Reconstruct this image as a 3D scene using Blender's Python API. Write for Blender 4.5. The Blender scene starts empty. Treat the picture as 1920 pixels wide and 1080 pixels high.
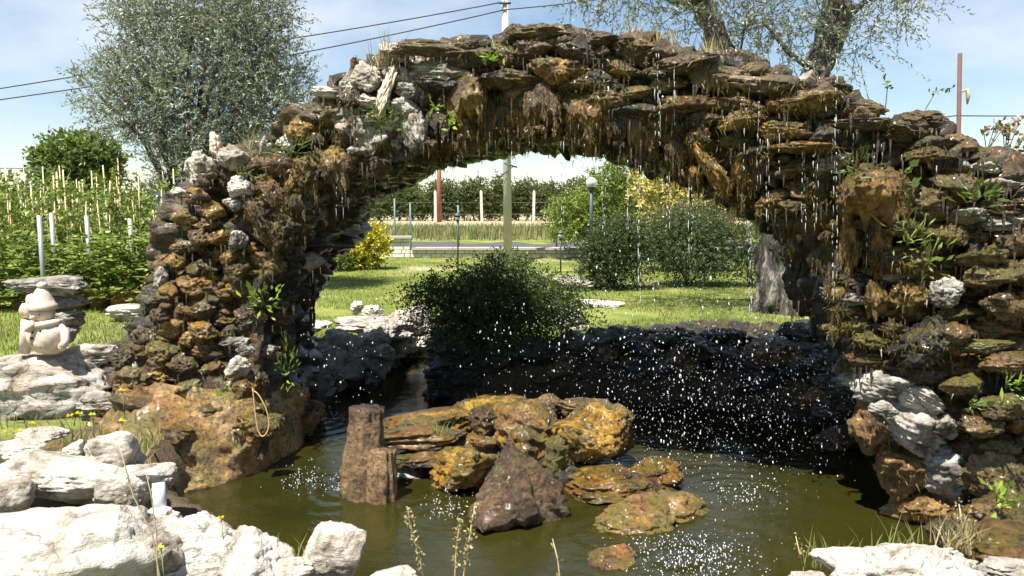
import bpy, bmesh, math, random
import numpy as np
from mathutils import Vector, Matrix, Euler

sc = bpy.context.scene
COL = sc.collection
R = math.radians
# ------------------------------------------------------------------ camera
H = 2.0                       # eye height above the pond water (z = 0)
FPX = 1550.0                  # focal length in pixels of a 1920-wide frame
PITCH = math.atan(160.0 / FPX)
cam_d = bpy.data.cameras.new('camera'); cam = bpy.data.objects.new('camera', cam_d); COL.objects.link(cam)
cam.location = (0, 0, H); cam.rotation_euler = (R(90) - PITCH, 0, 0)
cam_d.sensor_width = 36; cam_d.lens = 36 * FPX / 1920; cam_d.clip_start = .05; cam_d.clip_end = 3000
sc.camera = cam
# ------------------------------------------------------------------ sky, sun, exposure
SUN_EL, SUN_AZ = R(66), R(38)         # the sun stands behind the camera, to the left
world = bpy.data.worlds.new('World'); sc.world = world; world.use_nodes = True
wn = world.node_tree; wn.nodes.clear()
def WN(t, **k):
    n = wn.nodes.new(t)
    for a, b in k.items(): setattr(n, a, b)
    return n
w_out = WN('ShaderNodeOutputWorld'); w_bg = WN('ShaderNodeBackground'); w_bg.inputs[1].default_value = .058
sky = WN('ShaderNodeTexSky', sky_type='NISHITA', sun_disc=False)
sky.sun_elevation = SUN_EL; sky.sun_rotation = math.pi + SUN_AZ
sky.air_density = 1.0; sky.dust_density = .1; sky.ozone_density = 1.5
w_tc = WN('ShaderNodeTexCoord'); w_mp = WN('ShaderNodeMapping'); w_mp.inputs['Scale'].default_value = (1.0, 1.0, 2.6)
w_mp.inputs['Location'].default_value = (.35, .1, .2)
w_nz = WN('ShaderNodeTexNoise'); w_nz.inputs['Scale'].default_value = 2.3; w_nz.inputs['Detail'].default_value = 8; w_nz.inputs['Roughness'].default_value = .55
w_rp = WN('ShaderNodeValToRGB'); w_rp.color_ramp.elements[0].position = .46; w_rp.color_ramp.elements[1].position = .76
w_rp.color_ramp.elements[0].color = (.03, .03, .03, 1); w_rp.color_ramp.elements[1].color = (.9, .9, .9, 1)
w_mx = WN('ShaderNodeMixRGB'); w_mx.inputs[2].default_value = (7.2, 7.5, 7.9, 1)
wn.links.new(w_tc.outputs['Generated'], w_mp.inputs[0]); wn.links.new(w_mp.outputs[0], w_nz.inputs[0])
wn.links.new(w_nz.outputs[0], w_rp.inputs[0]); wn.links.new(w_rp.outputs[0], w_mx.inputs[0])
wn.links.new(sky.outputs[0], w_mx.inputs[1]); wn.links.new(w_mx.outputs[0], w_bg.inputs[0]); wn.links.new(w_bg.outputs[0], w_out.inputs[0])
sun_d = bpy.data.lights.new('sun', 'SUN'); sun = bpy.data.objects.new('sun', sun_d); COL.objects.link(sun)
sun_d.energy = 5.0; sun_d.angle = R(.5); sun_d.color = (1, .95, .86)
sun_to = Vector((-math.sin(SUN_AZ) * math.cos(SUN_EL), -math.cos(SUN_AZ) * math.cos(SUN_EL), math.sin(SUN_EL)))
sun.rotation_euler = sun_to.to_track_quat('Z', 'Y').to_euler(); sun.location = (-5, -10, 20)
sc.view_settings.view_transform = 'Standard'; sc.view_settings.look = 'None'
sc.view_settings.exposure = 1.35; sc.view_settings.gamma = 1; sc.view_settings.use_curve_mapping = False
sc.render.engine = 'CYCLES'; sc.cycles.use_denoising = True; sc.cycles.max_bounces = 5; sc.cycles.transparent_max_bounces = 12

# ------------------------------------------------------------------ picture geometry -> world
SP, CP = math.sin(PITCH), math.cos(PITCH)
def ray(px, py):
    x = (px - 960) / FPX; y = (540 - py) / FPX
    return Vector((x, CP + y * SP, -SP + y * CP))
def at(px, py, d):                     # point seen at a pixel, at ground distance d
    r = ray(px, py); return Vector((0, 0, H)) + r * (d / r.y)
def gp(px, py, z=0.0):                 # point seen at a pixel, at height z
    r = ray(px, py); return Vector((0, 0, H)) + r * ((z - H) / r.z)
def pxs(n, d): return n / FPX * d      # pixels -> metres at distance d

# ------------------------------------------------------------------ numpy noise
def _hash(ix, iy, iz, s):
    h = (ix.astype(np.int64) * 374761393 + iy.astype(np.int64) * 668265263 + iz.astype(np.int64) * 2147483647 + s * 974634777) & 0xffffffff
    h = ((h ^ (h >> 13)) * 1274126177) & 0xffffffff
    h = ((h ^ (h >> 16)) * 2246822519) & 0xffffffff
    return h ^ (h >> 15)
def pn(P, s=0):
    P = np.asarray(P, float); f = np.floor(P); i = f.astype(np.int64); w = P - f
    u = w * w * w * (w * (w * 6 - 15) + 10); out = 0
    for dx in (0, 1):
        for dy in (0, 1):
            for dz in (0, 1):
                h = _hash(i[:, 0] + dx, i[:, 1] + dy, i[:, 2] + dz, s)
                gx = (h & 1023) / 511.5 - 1; gy = ((h >> 10) & 1023) / 511.5 - 1; gz = ((h >> 20) & 1023) / 511.5 - 1
                g = gx * (w[:, 0] - dx) + gy * (w[:, 1] - dy) + gz * (w[:, 2] - dz)
                out = out + g * (u[:, 0] if dx else 1 - u[:, 0]) * (u[:, 1] if dy else 1 - u[:, 1]) * (u[:, 2] if dz else 1 - u[:, 2])
    return out * 1.3
def fbm(P, o=4, s=0, g=.5):
    r = 0; a = 1; P = np.asarray(P, float)
    for k in range(o): r = r + a * pn(P * 2 ** k, s + k * 7); a *= g
    return r
def ridged(P, o=3, s=0):
    r = 0; a = 1
    for k in range(o): r = r + a * (1 - 2 * np.abs(pn(P * 2 ** k, s + k * 11))); a *= .5
    return r

# ------------------------------------------------------------------ mesh helpers
def mesh(name, V, F, smooth=True, mats=()):
    me = bpy.data.meshes.new(name); V = np.asarray(V, np.float32)
    if not isinstance(F, np.ndarray):
        me.from_pydata([tuple(v) for v in V], [], [list(map(int, f)) for f in F])
    else:
        n = F.shape[1]
        me.vertices.add(len(V)); me.vertices.foreach_set('co', V.ravel())
        me.loops.add(F.size); me.loops.foreach_set('vertex_index', F.astype(np.int32).ravel())
        me.polygons.add(len(F)); me.polygons.foreach_set('loop_start', np.arange(0, F.size, n, dtype=np.int32))
        me.update(calc_edges=True); me.validate()
    if smooth and len(me.polygons): me.polygons.foreach_set('use_smooth', np.ones(len(me.polygons), bool))
    for m in mats: me.materials.append(m)
    me.update(); return me
def unit_(a): return a / (np.linalg.norm(a, axis=1)[:, None] + 1e-9)
class MB:                                # collects pieces of one mesh
    def __init__(s): s.V = []; s.F = []; s.n = 0
    def add(s, V, F):
        V = np.asarray(V, float); s.V.append(V)
        for f in F: s.F.append([int(i) + s.n for i in f])
        s.n += len(V)
    def box(s, c, h, rot=None):
        V = np.array([[x, y, z] for x in (-1, 1) for y in (-1, 1) for z in (-1, 1)], float) * h
        if rot is not None: V = V @ np.array(rot.to_matrix()).T
        s.add(V + np.array(c), [(0, 1, 3, 2), (4, 6, 7, 5), (0, 4, 5, 1), (2, 3, 7, 6), (0, 2, 6, 4), (1, 5, 7, 3)])
    def tube(s, pts, rad, n=6, cap=True, bump=0, seed=0):
        pts = [Vector(p) for p in pts]
        if not hasattr(rad, '__len__'): rad = [rad] * len(pts)
        V = []; F = []; a = None
        for i, p in enumerate(pts):
            t = (pts[min(i + 1, len(pts) - 1)] - pts[max(i - 1, 0)])
            t = t.normalized() if t.length > 1e-9 else Vector((0, 0, 1))
            if a is None: a = t.orthogonal().normalized()
            a = (a - t * a.dot(t)); a = a.normalized() if a.length > 1e-6 else t.orthogonal().normalized()
            b = t.cross(a)
            for k in range(n):
                an = 2 * math.pi * k / n; V.append(p + (a * math.cos(an) + b * math.sin(an)) * rad[i])
        V = np.array([list(v) for v in V])
        if bump:
            C = np.repeat(np.array([list(p) for p in pts]), n, 0); D = V - C
            V = C + D * (1 + bump * fbm(V * np.array([7, 7, 2.2]), 3, seed))[:, None]
        for i in range(len(pts) - 1):
            for k in range(n): F.append((i * n + k, i * n + (k + 1) % n, (i + 1) * n + (k + 1) % n, (i + 1) * n + k))
        if cap: F.append(list(range(n))[::-1]); F.append([(len(pts) - 1) * n + k for k in range(n)])
        s.add(V, F)
    def lathe(s, prof, n=20, c=(0, 0, 0), squash=(1, 1)):
        V = []; F = []
        for r, z in prof:
            for k in range(n):
                a = 2 * math.pi * k / n; V.append((c[0] + r * math.cos(a) * squash[0], c[1] + r * math.sin(a) * squash[1], c[2] + z))
        for i in range(len(prof) - 1):
            for k in range(n): F.append((i * n + k, i * n + (k + 1) % n, (i + 1) * n + (k + 1) % n, (i + 1) * n + k))
        s.add(V, F)
    def blob(s, c, r, lev=2, nz=0, seed=0):
        V, F = ico(lev); V = V * np.array(r)
        if nz: V = V * (1 + nz * fbm(V / np.mean(r) * 1.7, 2, seed))[:, None]
        s.add(V + np.array(c), F)
    def mesh(s, name, smooth=True): return mesh(name, np.concatenate(s.V), s.F, smooth)
_ico = {}
def ico(l):
    if l not in _ico:
        b = bmesh.new(); bmesh.ops.create_icosphere(b, subdivisions=l, radius=1)
        V = np.array([list(v.co) for v in b.verts]); V /= np.linalg.norm(V, axis=1)[:, None]
        _ico[l] = (V, np.array([[v.index for v in f.verts] for f in b.faces])); b.free()
    return _ico[l]
def obj(name, me, mat=None, parent=None, loc=(0, 0, 0), rot=(0, 0, 0), scale=(1, 1, 1)):
    o = bpy.data.objects.new(name, me); COL.objects.link(o)
    if mat is not None:
        if not me.materials: me.materials.append(mat)
        elif me.materials[0] != mat:
            o.material_slots[0].link = 'OBJECT'; o.material_slots[0].material = mat
    l = Vector(loc)
    if parent is not None:
        o.parent = parent; l = l - ORIG[parent.name]
    o.location = l; o.rotation_euler = rot; o.scale = scale if hasattr(scale, '__len__') else (scale,) * 3
    ORIG[o.name] = Vector(loc)
    return o
ORIG = {}
def tag(o, label, cat, group=None):
    o['label'] = label; o['category'] = cat
    if group: o['group'] = group
    return o
def thing(name, label, cat, loc=(0, 0, 0), group=None):
    o = bpy.data.objects.new(name, None); COL.objects.link(o); o.location = loc; o.empty_display_size = .1
    ORIG[o.name] = Vector(loc)
    return tag(o, label, cat, group)
def kind(o, k): o['kind'] = k; return o
def based(me, c):                        # shift a world-space mesh so that c is its origin
    me.transform(Matrix.Translation(-Vector(c))); return me

# ------------------------------------------------------------------ materials
class NT:
    def __init__(s, name):
        s.m = bpy.data.materials.new(name); s.m.use_nodes = True; s.t = s.m.node_tree; s.t.nodes.clear()
        s.out = s.n('ShaderNodeOutputMaterial')
    def n(s, t, **k):
        x = s.t.nodes.new(t)
        for a, b in k.items():
            if a.startswith('i_'): s.set(x.inputs[a[2:].replace('_', ' ')], b)
            else: setattr(x, a, b)
        return x
    def set(s, i, v):
        if isinstance(v, bpy.types.NodeSocket): s.t.links.new(v, i)
        else: i.default_value = v
    def noise(s, vec, scale, det=4, rough=.55, dist=0):
        x = s.n('ShaderNodeTexNoise'); s.set(x.inputs['Vector'], vec); x.inputs['Scale'].default_value = scale
        x.inputs['Detail'].default_value = det; x.inputs['Roughness'].default_value = rough; x.inputs['Distortion'].default_value = dist
        return x.outputs[0]
    def ramp(s, f, stops):
        x = s.n('ShaderNodeValToRGB'); s.set(x.inputs[0], f); e = x.color_ramp.elements
        while len(e) < len(stops): e.new(.5)
        for el, (p, c) in zip(e, stops):
            el.position = p; el.color = (*c, 1) if hasattr(c, '__len__') else (c, c, c, 1)
        return x.outputs[0]
    def mix(s, f, a, b, mode='MIX'):
        x = s.n('ShaderNodeMixRGB', blend_type=mode)
        for i, v in enumerate((f, a, b)):
            if i and hasattr(v, '__len__') and not isinstance(v, bpy.types.NodeSocket): v = (*v, 1)
            s.set(x.inputs[i], v)
        return x.outputs[0]
    def math(s, op, a, b=0.0):
        x = s.n('ShaderNodeMath', operation=op); s.set(x.inputs[0], a); s.set(x.inputs[1], b); return x.outputs[0]
    def bump(s, h, st=.5, dist=.02, nrm=None):
        x = s.n('ShaderNodeBump'); s.set(x.inputs['Height'], h); x.inputs['Strength'].default_value = st; x.inputs['Distance'].default_value = dist
        if nrm is not None: s.set(x.inputs['Normal'], nrm)
        return x.outputs[0]
    def pos(s): return s.n('ShaderNodeNewGeometry').outputs['Position']
    def scl(s, v, k):
        x = s.n('ShaderNodeVectorMath', operation='MULTIPLY'); s.set(x.inputs[0], v); x.inputs[1].default_value = k; return x.outputs[0]
    def pri(s, **k):
        x = s.n('ShaderNodeBsdfPrincipled')
        for a, b in k.items():
            a = a.replace('_', ' ')
            if a == 'Base Color' and not isinstance(b, bpy.types.NodeSocket): b = (*b, 1)
            s.set(x.inputs[a], b)
        return x.outputs[0]
    def end(s, sh): s.t.links.new(sh, s.out.inputs[0]); return s.m
def flat(name, c, rough=.7, var=.25, sc_=12, metal=0, bump=.2):
    t = NT(name); p = t.pos(); f = t.noise(p, sc_, 5)
    col = t.mix(f, tuple(x * (1 - var) for x in c), tuple(min(1, x * (1 + var)) for x in c))
    return t.end(t.pri(Base_Color=col, Roughness=rough, Metallic=metal, Normal=t.bump(t.noise(p, sc_ * 5, 3), bump, .004)))
def wet_stone(name, ramp, rough=(.18, .55), moss=(.095, .078, .010), moss_amt=.35, s=1.0, orange=(.30, .10, .012), or_amt=.3, coat=.45):
    t = NT(name); p = t.pos(); r = t.n('ShaderNodeObjectInfo').outputs['Random']
    off = t.n('ShaderNodeCombineXYZ'); t.set(off.inputs[2], t.math('MULTIPLY', r, 9.0))
    v = t.n('ShaderNodeVectorMath', operation='ADD'); t.set(v.inputs[0], p); t.set(v.inputs[1], off.outputs[0]); v = v.outputs[0]
    f = t.noise(v, 3.6 * s, 5, .68, .4); f = t.math('ADD', f, t.math('MULTIPLY', t.math('SUBTRACT', r, .45), .20))
    col = t.ramp(f, ramp)
    o = t.ramp(t.noise(v, 2.1 * s, 5, .6), [(.5, 0.0), (.68, 1.0)])
    col = t.mix(t.math('MULTIPLY', o, or_amt * 1.5), col, orange)
    up = t.n('ShaderNodeSeparateXYZ'); t.set(up.inputs[0], t.n('ShaderNodeNewGeometry').outputs['Normal'])
    m = t.math('ADD', t.noise(v, 5.0 * s, 5, .65), t.math('MULTIPLY', up.outputs[2], .12))
    m = t.ramp(m, [(.60 - moss_amt * .25, 0.0), (.68 - moss_amt * .2, 1.0)])
    col = t.mix(t.math('MULTIPLY', m, .8), col, moss)
    pit = t.noise(v, 30, 4, .7); col = t.mix(t.ramp(pit, [(.36, .85), (.52, 0.0)]), col, (.012, .008, .005))
    ro = t.n('ShaderNodeMapRange'); t.set(ro.inputs[0], t.noise(v, 9, 4)); ro.inputs[1].default_value = .3; ro.inputs[2].default_value = .7
    ro.inputs[3].default_value = rough[0]; ro.inputs[4].default_value = rough[1]
    st = t.noise(t.scl(v, (3, 3, 20)), 1.0, 3, .6, .8)
    b = t.bump(st, .35, .03); b = t.bump(t.noise(v, 24, 6, .75), 1.0, .05, b)
    return t.end(t.pri(Base_Color=col, Roughness=ro.outputs[0], Normal=b, Specular_IOR_Level=.6, Coat_Weight=coat, Coat_Roughness=.07, Coat_Normal=t.bump(t.noise(v, 62, 2, .6), .55, .012)))
def dry_stone(name, light, mid, dark, s=1.0, crack=.5, tint=(.55, .42, .33)):
    t = NT(name); p = t.pos(); r = t.n('ShaderNodeObjectInfo').outputs['Random']
    off = t.n('ShaderNodeCombineXYZ'); t.set(off.inputs[2], t.math('MULTIPLY', r, 9.0))
    v = t.n('ShaderNodeVectorMath', operation='ADD'); t.set(v.inputs[0], p); t.set(v.inputs[1], off.outputs[0]); v = v.outputs[0]
    f = t.noise(v, 4 * s, 8, .65, .5)
    col = t.ramp(f, [(.34, dark), (.45, mid), (.57, light)])
    col = t.mix(t.ramp(t.noise(v, 2.2 * s, 4), [(.5, 0.0), (.72, .7)]), col, tint)
    lay = t.noise(t.scl(v, (2, 2, 17)), 1.0, 6, .62, 1.1)
    col = t.mix(t.ramp(lay, [(.34, crack), (.45, 0.0)]), col, dark)
    pit = t.noise(v, 34, 5, .7); col = t.mix(t.ramp(pit, [(.33, .7), (.44, 0.0)]), col, mid)
    ck = t.ramp(t.math('ABSOLUTE', t.math('SUBTRACT', t.noise(v, 2.6 * s, 4, .6, .5), .5)), [(.0, .75), (.014, 0.0)]); col = t.mix(ck, col, dark)
    col = t.mix(t.ramp(t.noise(v, 7 * s, 5, .7), [(.56, 0.0), (.7, .55)]), col, mid)
    b = t.bump(lay, .6, .035); b = t.bump(t.noise(v, 16, 6, .72), .8, .04, b)
    return t.end(t.pri(Base_Color=col, Roughness=.85, Normal=b, Specular_IOR_Level=.25))
M = {}
M['gold'] = wet_stone('wet_golden_stone', [(.32, (.020, .011, .004)), (.42, (.085, .045, .010)), (.53, (.23, .125, .018)), (.68, (.42, .24, .035))], moss_amt=.25, or_amt=.35)
M['brown'] = wet_stone('wet_brown_stone', [(.32, (.012, .007, .003)), (.44, (.055, .029, .009)), (.56, (.14, .075, .018)), (.70, (.27, .165, .05))], moss_amt=.25, or_amt=.18)
M['dark'] = wet_stone('wet_dark_shade_stone', [(.34, (.006, .0045, .0035)), (.5, (.016, .012, .008)), (.7, (.04, .029, .017))], moss_amt=.1, or_amt=.06, rough=(.25, .6))  # dark wet stone, colour sunk to carry shade of vault, recesses and bank
M['crust'] = wet_stone('brown_dry_crust_stone', [(.32, (.022, .014, .007)), (.44, (.085, .053, .025)), (.56, (.18, .118, .056)), (.70, (.36, .27, .17))], moss_amt=.15, or_amt=.10, rough=(.5, .85), coat=.1)
M['orange'] = wet_stone('orange_algae_stone', [(.30, (.035, .015, .004)), (.41, (.10, .046, .008)), (.53, (.27, .13, .014)), (.69, (.46, .27, .03))], moss_amt=.2, or_amt=.4, orange=(.34, .15, .010), rough=(.10, .36))
M['skirt'] = wet_stone('brown_algae_skirt_stone', [(.30, (.07, .036, .012)), (.43, (.22, .11, .028)), (.56, (.36, .20, .055)), (.72, (.46, .30, .12))], moss_amt=.22, or_amt=.5, orange=(.27, .085, .012), rough=(.3, .7), moss=(.13, .12, .012))
M['green'] = wet_stone('green_moss_stone', [(.32, (.02, .012, .005)), (.43, (.09, .052, .013)), (.55, (.19, .115, .022)), (.70, (.31, .20, .05))], moss_amt=.6, or_amt=.35, moss=(.105, .10, .012))
M['bark'] = wet_stone('brown_petrified_wood', [(.30, (.03, .016, .007)), (.43, (.12, .062, .024)), (.56, (.24, .14, .055)), (.72, (.36, .23, .10))], moss_amt=.1, or_amt=.15, rough=(.4, .75), coat=.3)
M['dkbark'] = wet_stone('dark_ribbed_wet_rock', [(.32, (.008, .005, .003)), (.46, (.032, .017, .008)), (.60, (.09, .048, .018)), (.74, (.18, .105, .045))], moss_amt=.05, or_amt=.2, rough=(.2, .5))
M['white'] = dry_stone('white_limestone', (.50, .47, .42), (.27, .24, .20), (.05, .04, .03))
M['pale'] = dry_stone('pale_cream_limestone', (.57, .54, .48), (.40, .36, .30), (.12, .10, .075), crack=.5, tint=(.42, .35, .28))
M['grey'] = dry_stone('grey_layered_limestone', (.40, .38, .34), (.21, .19, .16), (.045, .038, .03), tint=(.26, .21, .15))
M['bank'] = dry_stone('bank_limestone', (.44, .41, .36), (.28, .25, .21), (.06, .05, .04), tint=(.28, .24, .17))
M['soil'] = flat('dark_soil', (.045, .034, .022), .9, .4, 6, bump=.6)
def leafmat(name, c, c2, back=None, trans=.35, rough=.45):
    t = NT(name); g = t.n('ShaderNodeNewGeometry'); f = g.outputs['Random Per Island']
    col = t.mix(f, c, c2)
    if back: col = t.mix(g.outputs['Backfacing'], col, back)
    a = t.pri(Base_Color=col, Roughness=rough, Specular_IOR_Level=.35)
    b = t.n('ShaderNodeBsdfTranslucent'); t.set(b.inputs[0], t.mix(.5, col, (.16, .20, .02)))
    m = t.n('ShaderNodeMixShader'); m.inputs[0].default_value = trans; t.set(m.inputs[1], a); t.set(m.inputs[2], b.outputs[0])
    return t.end(m.outputs[0])
M['olive'] = leafmat('olive_leaf', (.13, .155, .105), (.26, .28, .205), (.36, .38, .31), .3)
M['dleaf'] = leafmat('dark_shrub_leaf', (.028, .045, .018), (.075, .10, .035), trans=.25)
M['shade'] = leafmat('cotoneaster_leaf', (.026, .046, .016), (.075, .105, .034), trans=.3)
M['mleaf'] = leafmat('mid_green_leaf', (.06, .10, .02), (.13, .18, .045))
M['gleaf'] = leafmat('grey_green_leaf', (.045, .065, .028), (.12, .145, .07))
M['mleaf2'] = leafmat('fresh_tree_leaf', (.08, .13, .03), (.19, .25, .07))
M['orch'] = leafmat('orchard_leaf', (.065, .085, .03), (.14, .155, .06))
M['lleaf'] = leafmat('light_green_leaf', (.14, .20, .03), (.26, .31, .07), trans=.4)
M['nurs'] = leafmat('nursery_leaf', (.11, .17, .03), (.27, .33, .08))
M['yleaf'] = leafmat('yellow_variegated_leaf', (.22, .24, .02), (.70, .58, .05), trans=.3)
M['cleaf'] = leafmat('cream_yellow_leaf', (.35, .32, .08), (.80, .68, .26), trans=.3)
M['bgrass'] = leafmat('grass_blade', (.15, .20, .045), (.34, .34, .12), trans=.4, rough=.6)
M['vgrass'] = leafmat('verge_grass_blade', (.13, .15, .05), (.32, .29, .13), trans=.3, rough=.7)
M['dgrass'] = leafmat('dry_grass_blade', (.25, .20, .09), (.45, .38, .2), trans=.3, rough=.7)
M['hmoss'] = leafmat('golden_hair_moss', (.055, .04, .008), (.19, .135, .026), trans=.25, rough=.35)
M['fresh'] = leafmat('fresh_fern_leaf', (.16, .28, .03), (.34, .46, .07), trans=.4)
M['redleaf'] = leafmat('pink_petal', (.45, .12, .12), (.75, .55, .50), trans=.3)
M['petal'] = leafmat('yellow_petal', (.80, .62, .01), (.85, .72, .02), trans=.2)
M['obark'] = flat('olive_bark', (.095, .08, .065), .9, .75, 7, bump=1.0)
t = NT('grey_olive_trunk_bark'); p = t.pos(); pv = t.scl(p, (9, 9, 3.2)); bf = t.noise(pv, 1, 6, .7, .6)
M['tbark'] = t.end(t.pri(Base_Color=t.ramp(bf, [(.38, (.02, .016, .013)), (.5, (.07, .06, .05)), (.64, (.26, .235, .205))]), Roughness=.9, Normal=t.bump(bf, 1.0, .06)))
M['palebark'] = flat('pale_driftwood', (.50, .41, .32), .85, .3, 9, bump=.8)
M['wood'] = flat('weathered_pole_wood', (.50, .46, .40), .85, .25, 6, bump=.5)
M['rust'] = flat('rust_red_paint', (.22, .075, .045), .7, .3, 8)
M['rust2'] = flat('brown_rusty_steel', (.10, .045, .032), .8, .4, 14)
M['conc'] = flat('pale_concrete', (.55, .53, .49), .85, .2, 6)
M['brick'] = flat('cream_stone_brick', (.62, .57, .49), .85, .2, 7, bump=.5)
M['cope'] = flat('grey_coping_stone', (.36, .34, .31), .85, .2, 7, bump=.4)
M['asph'] = flat('asphalt', (.055, .055, .056), .9, .2, 14)
M['tan'] = flat('tan_dry_field', (.34, .27, .16), .95, .25, 3)
M['terra'] = flat('terracotta', (.55, .24, .13), .85, .2, 20)
M['snow'] = flat('pale_terracotta', (.54, .44, .36), .9, .42, 22, bump=.8)
M['hole'] = flat('dark_hole', (.03, .02, .015), .9, .1)
M['zinc'] = flat('galvanised_metal', (.38, .39, .39), .45, .12, 8, metal=.5)
M['stake'] = flat('bamboo_stake', (.55, .45, .27), .7, .25, 10)
M['dmetal'] = flat('dark_green_metal', (.03, .05, .045), .5, .2)
M['gmetal'] = flat('fence_green_metal', (.10, .17, .15), .5, .2)
M['wire'] = flat('black_wire', (.03, .03, .035), .6, .1)
M['blue'] = flat('blue_plastic', (.03, .16, .55), .5, .1)
M['whitep'] = flat('white_paint', (.75, .75, .73), .5, .1)
M['pvc'] = flat('grey_plastic_pipe', (.50, .53, .56), .4, .08)
M['cord'] = flat('ochre_rope', (.55, .36, .17), .8, .2, 40)
M['stem'] = flat('green_stem', (.16, .19, .06), .7, .3)
M['dstem'] = flat('dry_stem', (.42, .34, .19), .8, .3)
t = NT('lamp_globe_glass'); M['globe'] = t.end(t.pri(Base_Color=(.85, .86, .86), Roughness=.15, Transmission_Weight=.5))
t = NT('white_water'); M['drop'] = t.end(t.pri(Base_Color=(.95, .97, 1.0), Roughness=.08, Transmission_Weight=.55, IOR=1.33, Specular_IOR_Level=.8))
t = NT('running_water'); M['stream'] = t.end(t.pri(Base_Color=(.93, .95, .97), Roughness=.06, Transmission_Weight=.6, IOR=1.33, Specular_IOR_Level=.8))
# ground: short turf over earth, bare sandy patches
t = NT('turf_ground'); p = t.pos()
g1 = t.ramp(t.noise(p, .9, 6, .6), [(.34, (.09, .13, .025)), (.5, (.18, .22, .045)), (.66, (.28, .28, .09))])
g1 = t.mix(t.ramp(t.noise(p, 24, 4, .7), [(.4, .5), (.6, 0.0)]), g1, (.04, .055, .012))
g1 = t.mix(t.ramp(t.noise(p, .33, 5, .6), [(.56, 0.0), (.66, .8)]), g1, (.33, .29, .19))
sx = t.n('ShaderNodeSeparateXYZ'); t.set(sx.inputs[0], t.n('ShaderNodeNewGeometry').outputs['Normal'])
sz = t.n('ShaderNodeSeparateXYZ'); t.set(sz.inputs[0], p)
earth = t.ramp(t.noise(p, 6, 6, .65), [(.3, (.02, .015, .01)), (.6, (.075, .056, .036))])
g1 = t.mix(t.ramp(sx.outputs[2], [(.75, 1.0), (.9, 0.0)]), g1, earth)
at_ = t.n('ShaderNodeAttribute', attribute_name='bare'); g1 = t.mix(t.ramp(at_.outputs['Fac'], [(.35, 0.0), (.6, 1.0)]), g1, t.mix(.35, earth, (.16, .12, .08)))
g1 = t.mix(t.ramp(sz.outputs[2], [(.18, 1.0), (.24, 0.0)]), g1, earth)
M['turf'] = t.end(t.pri(Base_Color=g1, Roughness=.95, Specular_IOR_Level=.1, Normal=t.bump(t.noise(p, 30, 5, .7), .8, .03)))
# pond water: murky green body under a mirror surface
t = NT('pond_water'); p = t.pos()
bn = t.bump(t.noise(t.scl(p, (1, 1.5, 1)), 7, 4, .55, .6), .13, .05); bn = t.bump(t.noise(p, 30, 3, .6), .18, .012, bn)
fr = t.n('ShaderNodeFresnel'); fr.inputs[0].default_value = 1.42; t.set(fr.inputs[1], bn)
gl = t.n('ShaderNodeBsdfGlossy'); gl.inputs['Roughness'].default_value = .03; t.set(gl.inputs['Normal'], bn)
df = t.n('ShaderNodeBsdfDiffuse'); t.set(df.inputs[0], t.ramp(t.noise(p, .8, 4), [(.35, (.021, .022, .004)), (.65, (.038, .036, .006))]))
tr = t.n('ShaderNodeBsdfTransparent'); tr.inputs[0].default_value = (.62, .58, .22, 1)
m1 = t.n('ShaderNodeMixShader'); m1.inputs[0].default_value = .38; t.set(m1.inputs[1], df.outputs[0]); t.set(m1.inputs[2], tr.outputs[0])
m2 = t.n('ShaderNodeMixShader'); t.set(m2.inputs[0], fr.outputs[0]); t.set(m2.inputs[1], m1.outputs[0]); t.set(m2.inputs[2], gl.outputs[0])
M['water'] = t.end(m2.outputs[0])

# ------------------------------------------------------------------ ground, pond, road
GZ = .35
pond_px = [(330, 1010), (310, 940), (400, 880), (480, 855), (585, 805), (585, 742), (695, 716), (716, 690), (790, 664), (842, 652), (870, 668),
           (850, 758), (1000, 758), (1200, 760), (1400, 768), (1560, 795), (1640, 850), (1720, 908), (1835, 930), (1860, 1000)]
POND = [gp(*q).to_2d() for q in pond_px] + [Vector((3.3, 4.7)), Vector((3.0, 3.9)), Vector((1.9, 3.35)), Vector((1.2, 3.1)), Vector((-.3, 3.05)), Vector((-.7, 3.4)), Vector((-1.1, 3.75)), Vector((-1.55, 4.35))]
PA = np.array([list(v) for v in POND])
def pond_sd(X, Y):                       # signed distance, negative inside
    P = np.stack([X, Y], 1); n = len(PA); best = np.full(len(P), 1e9); ins = np.zeros(len(P), bool)
    for i in range(n):
        a, b = PA[i], PA[(i + 1) % n]; e = b - a; w = P - a
        tt = np.clip((w @ e) / (e @ e), 0, 1); best = np.minimum(best, np.linalg.norm(w - tt[:, None] * e, axis=1))
        c = ((a[1] <= P[:, 1]) != (b[1] <= P[:, 1])) & (P[:, 0] < (b[0] - a[0]) * (P[:, 1] - a[1]) / (b[1] - a[1] + 1e-12) + a[0]); ins ^= c
    return np.where(ins, -best, best)
def ground_h(X, Y):
    sd = pond_sd(X, Y); P = np.stack([X, Y, X * 0], 1)
    base = GZ + .03 * pn(P * .5, 3) * (np.hypot(X, Y) < 60)
    k = np.clip((sd + .22) / .30, 0, 1); k = k * k * (3 - 2 * k)
    return -.55 + (base + .55) * k
def axis(fine0, fine1, st, far0, far1):
    a = list(np.arange(fine0, fine1 + 1e-6, st)); s = st; x = fine1
    while x < far1: s *= 1.35; x += s; a.append(x)
    s = st; x = fine0; b = []
    while x > far0: s *= 1.35; x -= s; b.append(x)
    return np.array(b[::-1] + a)
gx = axis(-7, 7, .11, -900, 900); gy = axis(1, 15, .11, -60, 1500)
GX, GY = np.meshgrid(gx, gy); V = np.stack([GX.ravel(), GY.ravel(), ground_h(GX.ravel(), GY.ravel())], 1)
nx = len(gx); I = np.arange(len(V)).reshape(GX.shape)
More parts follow.
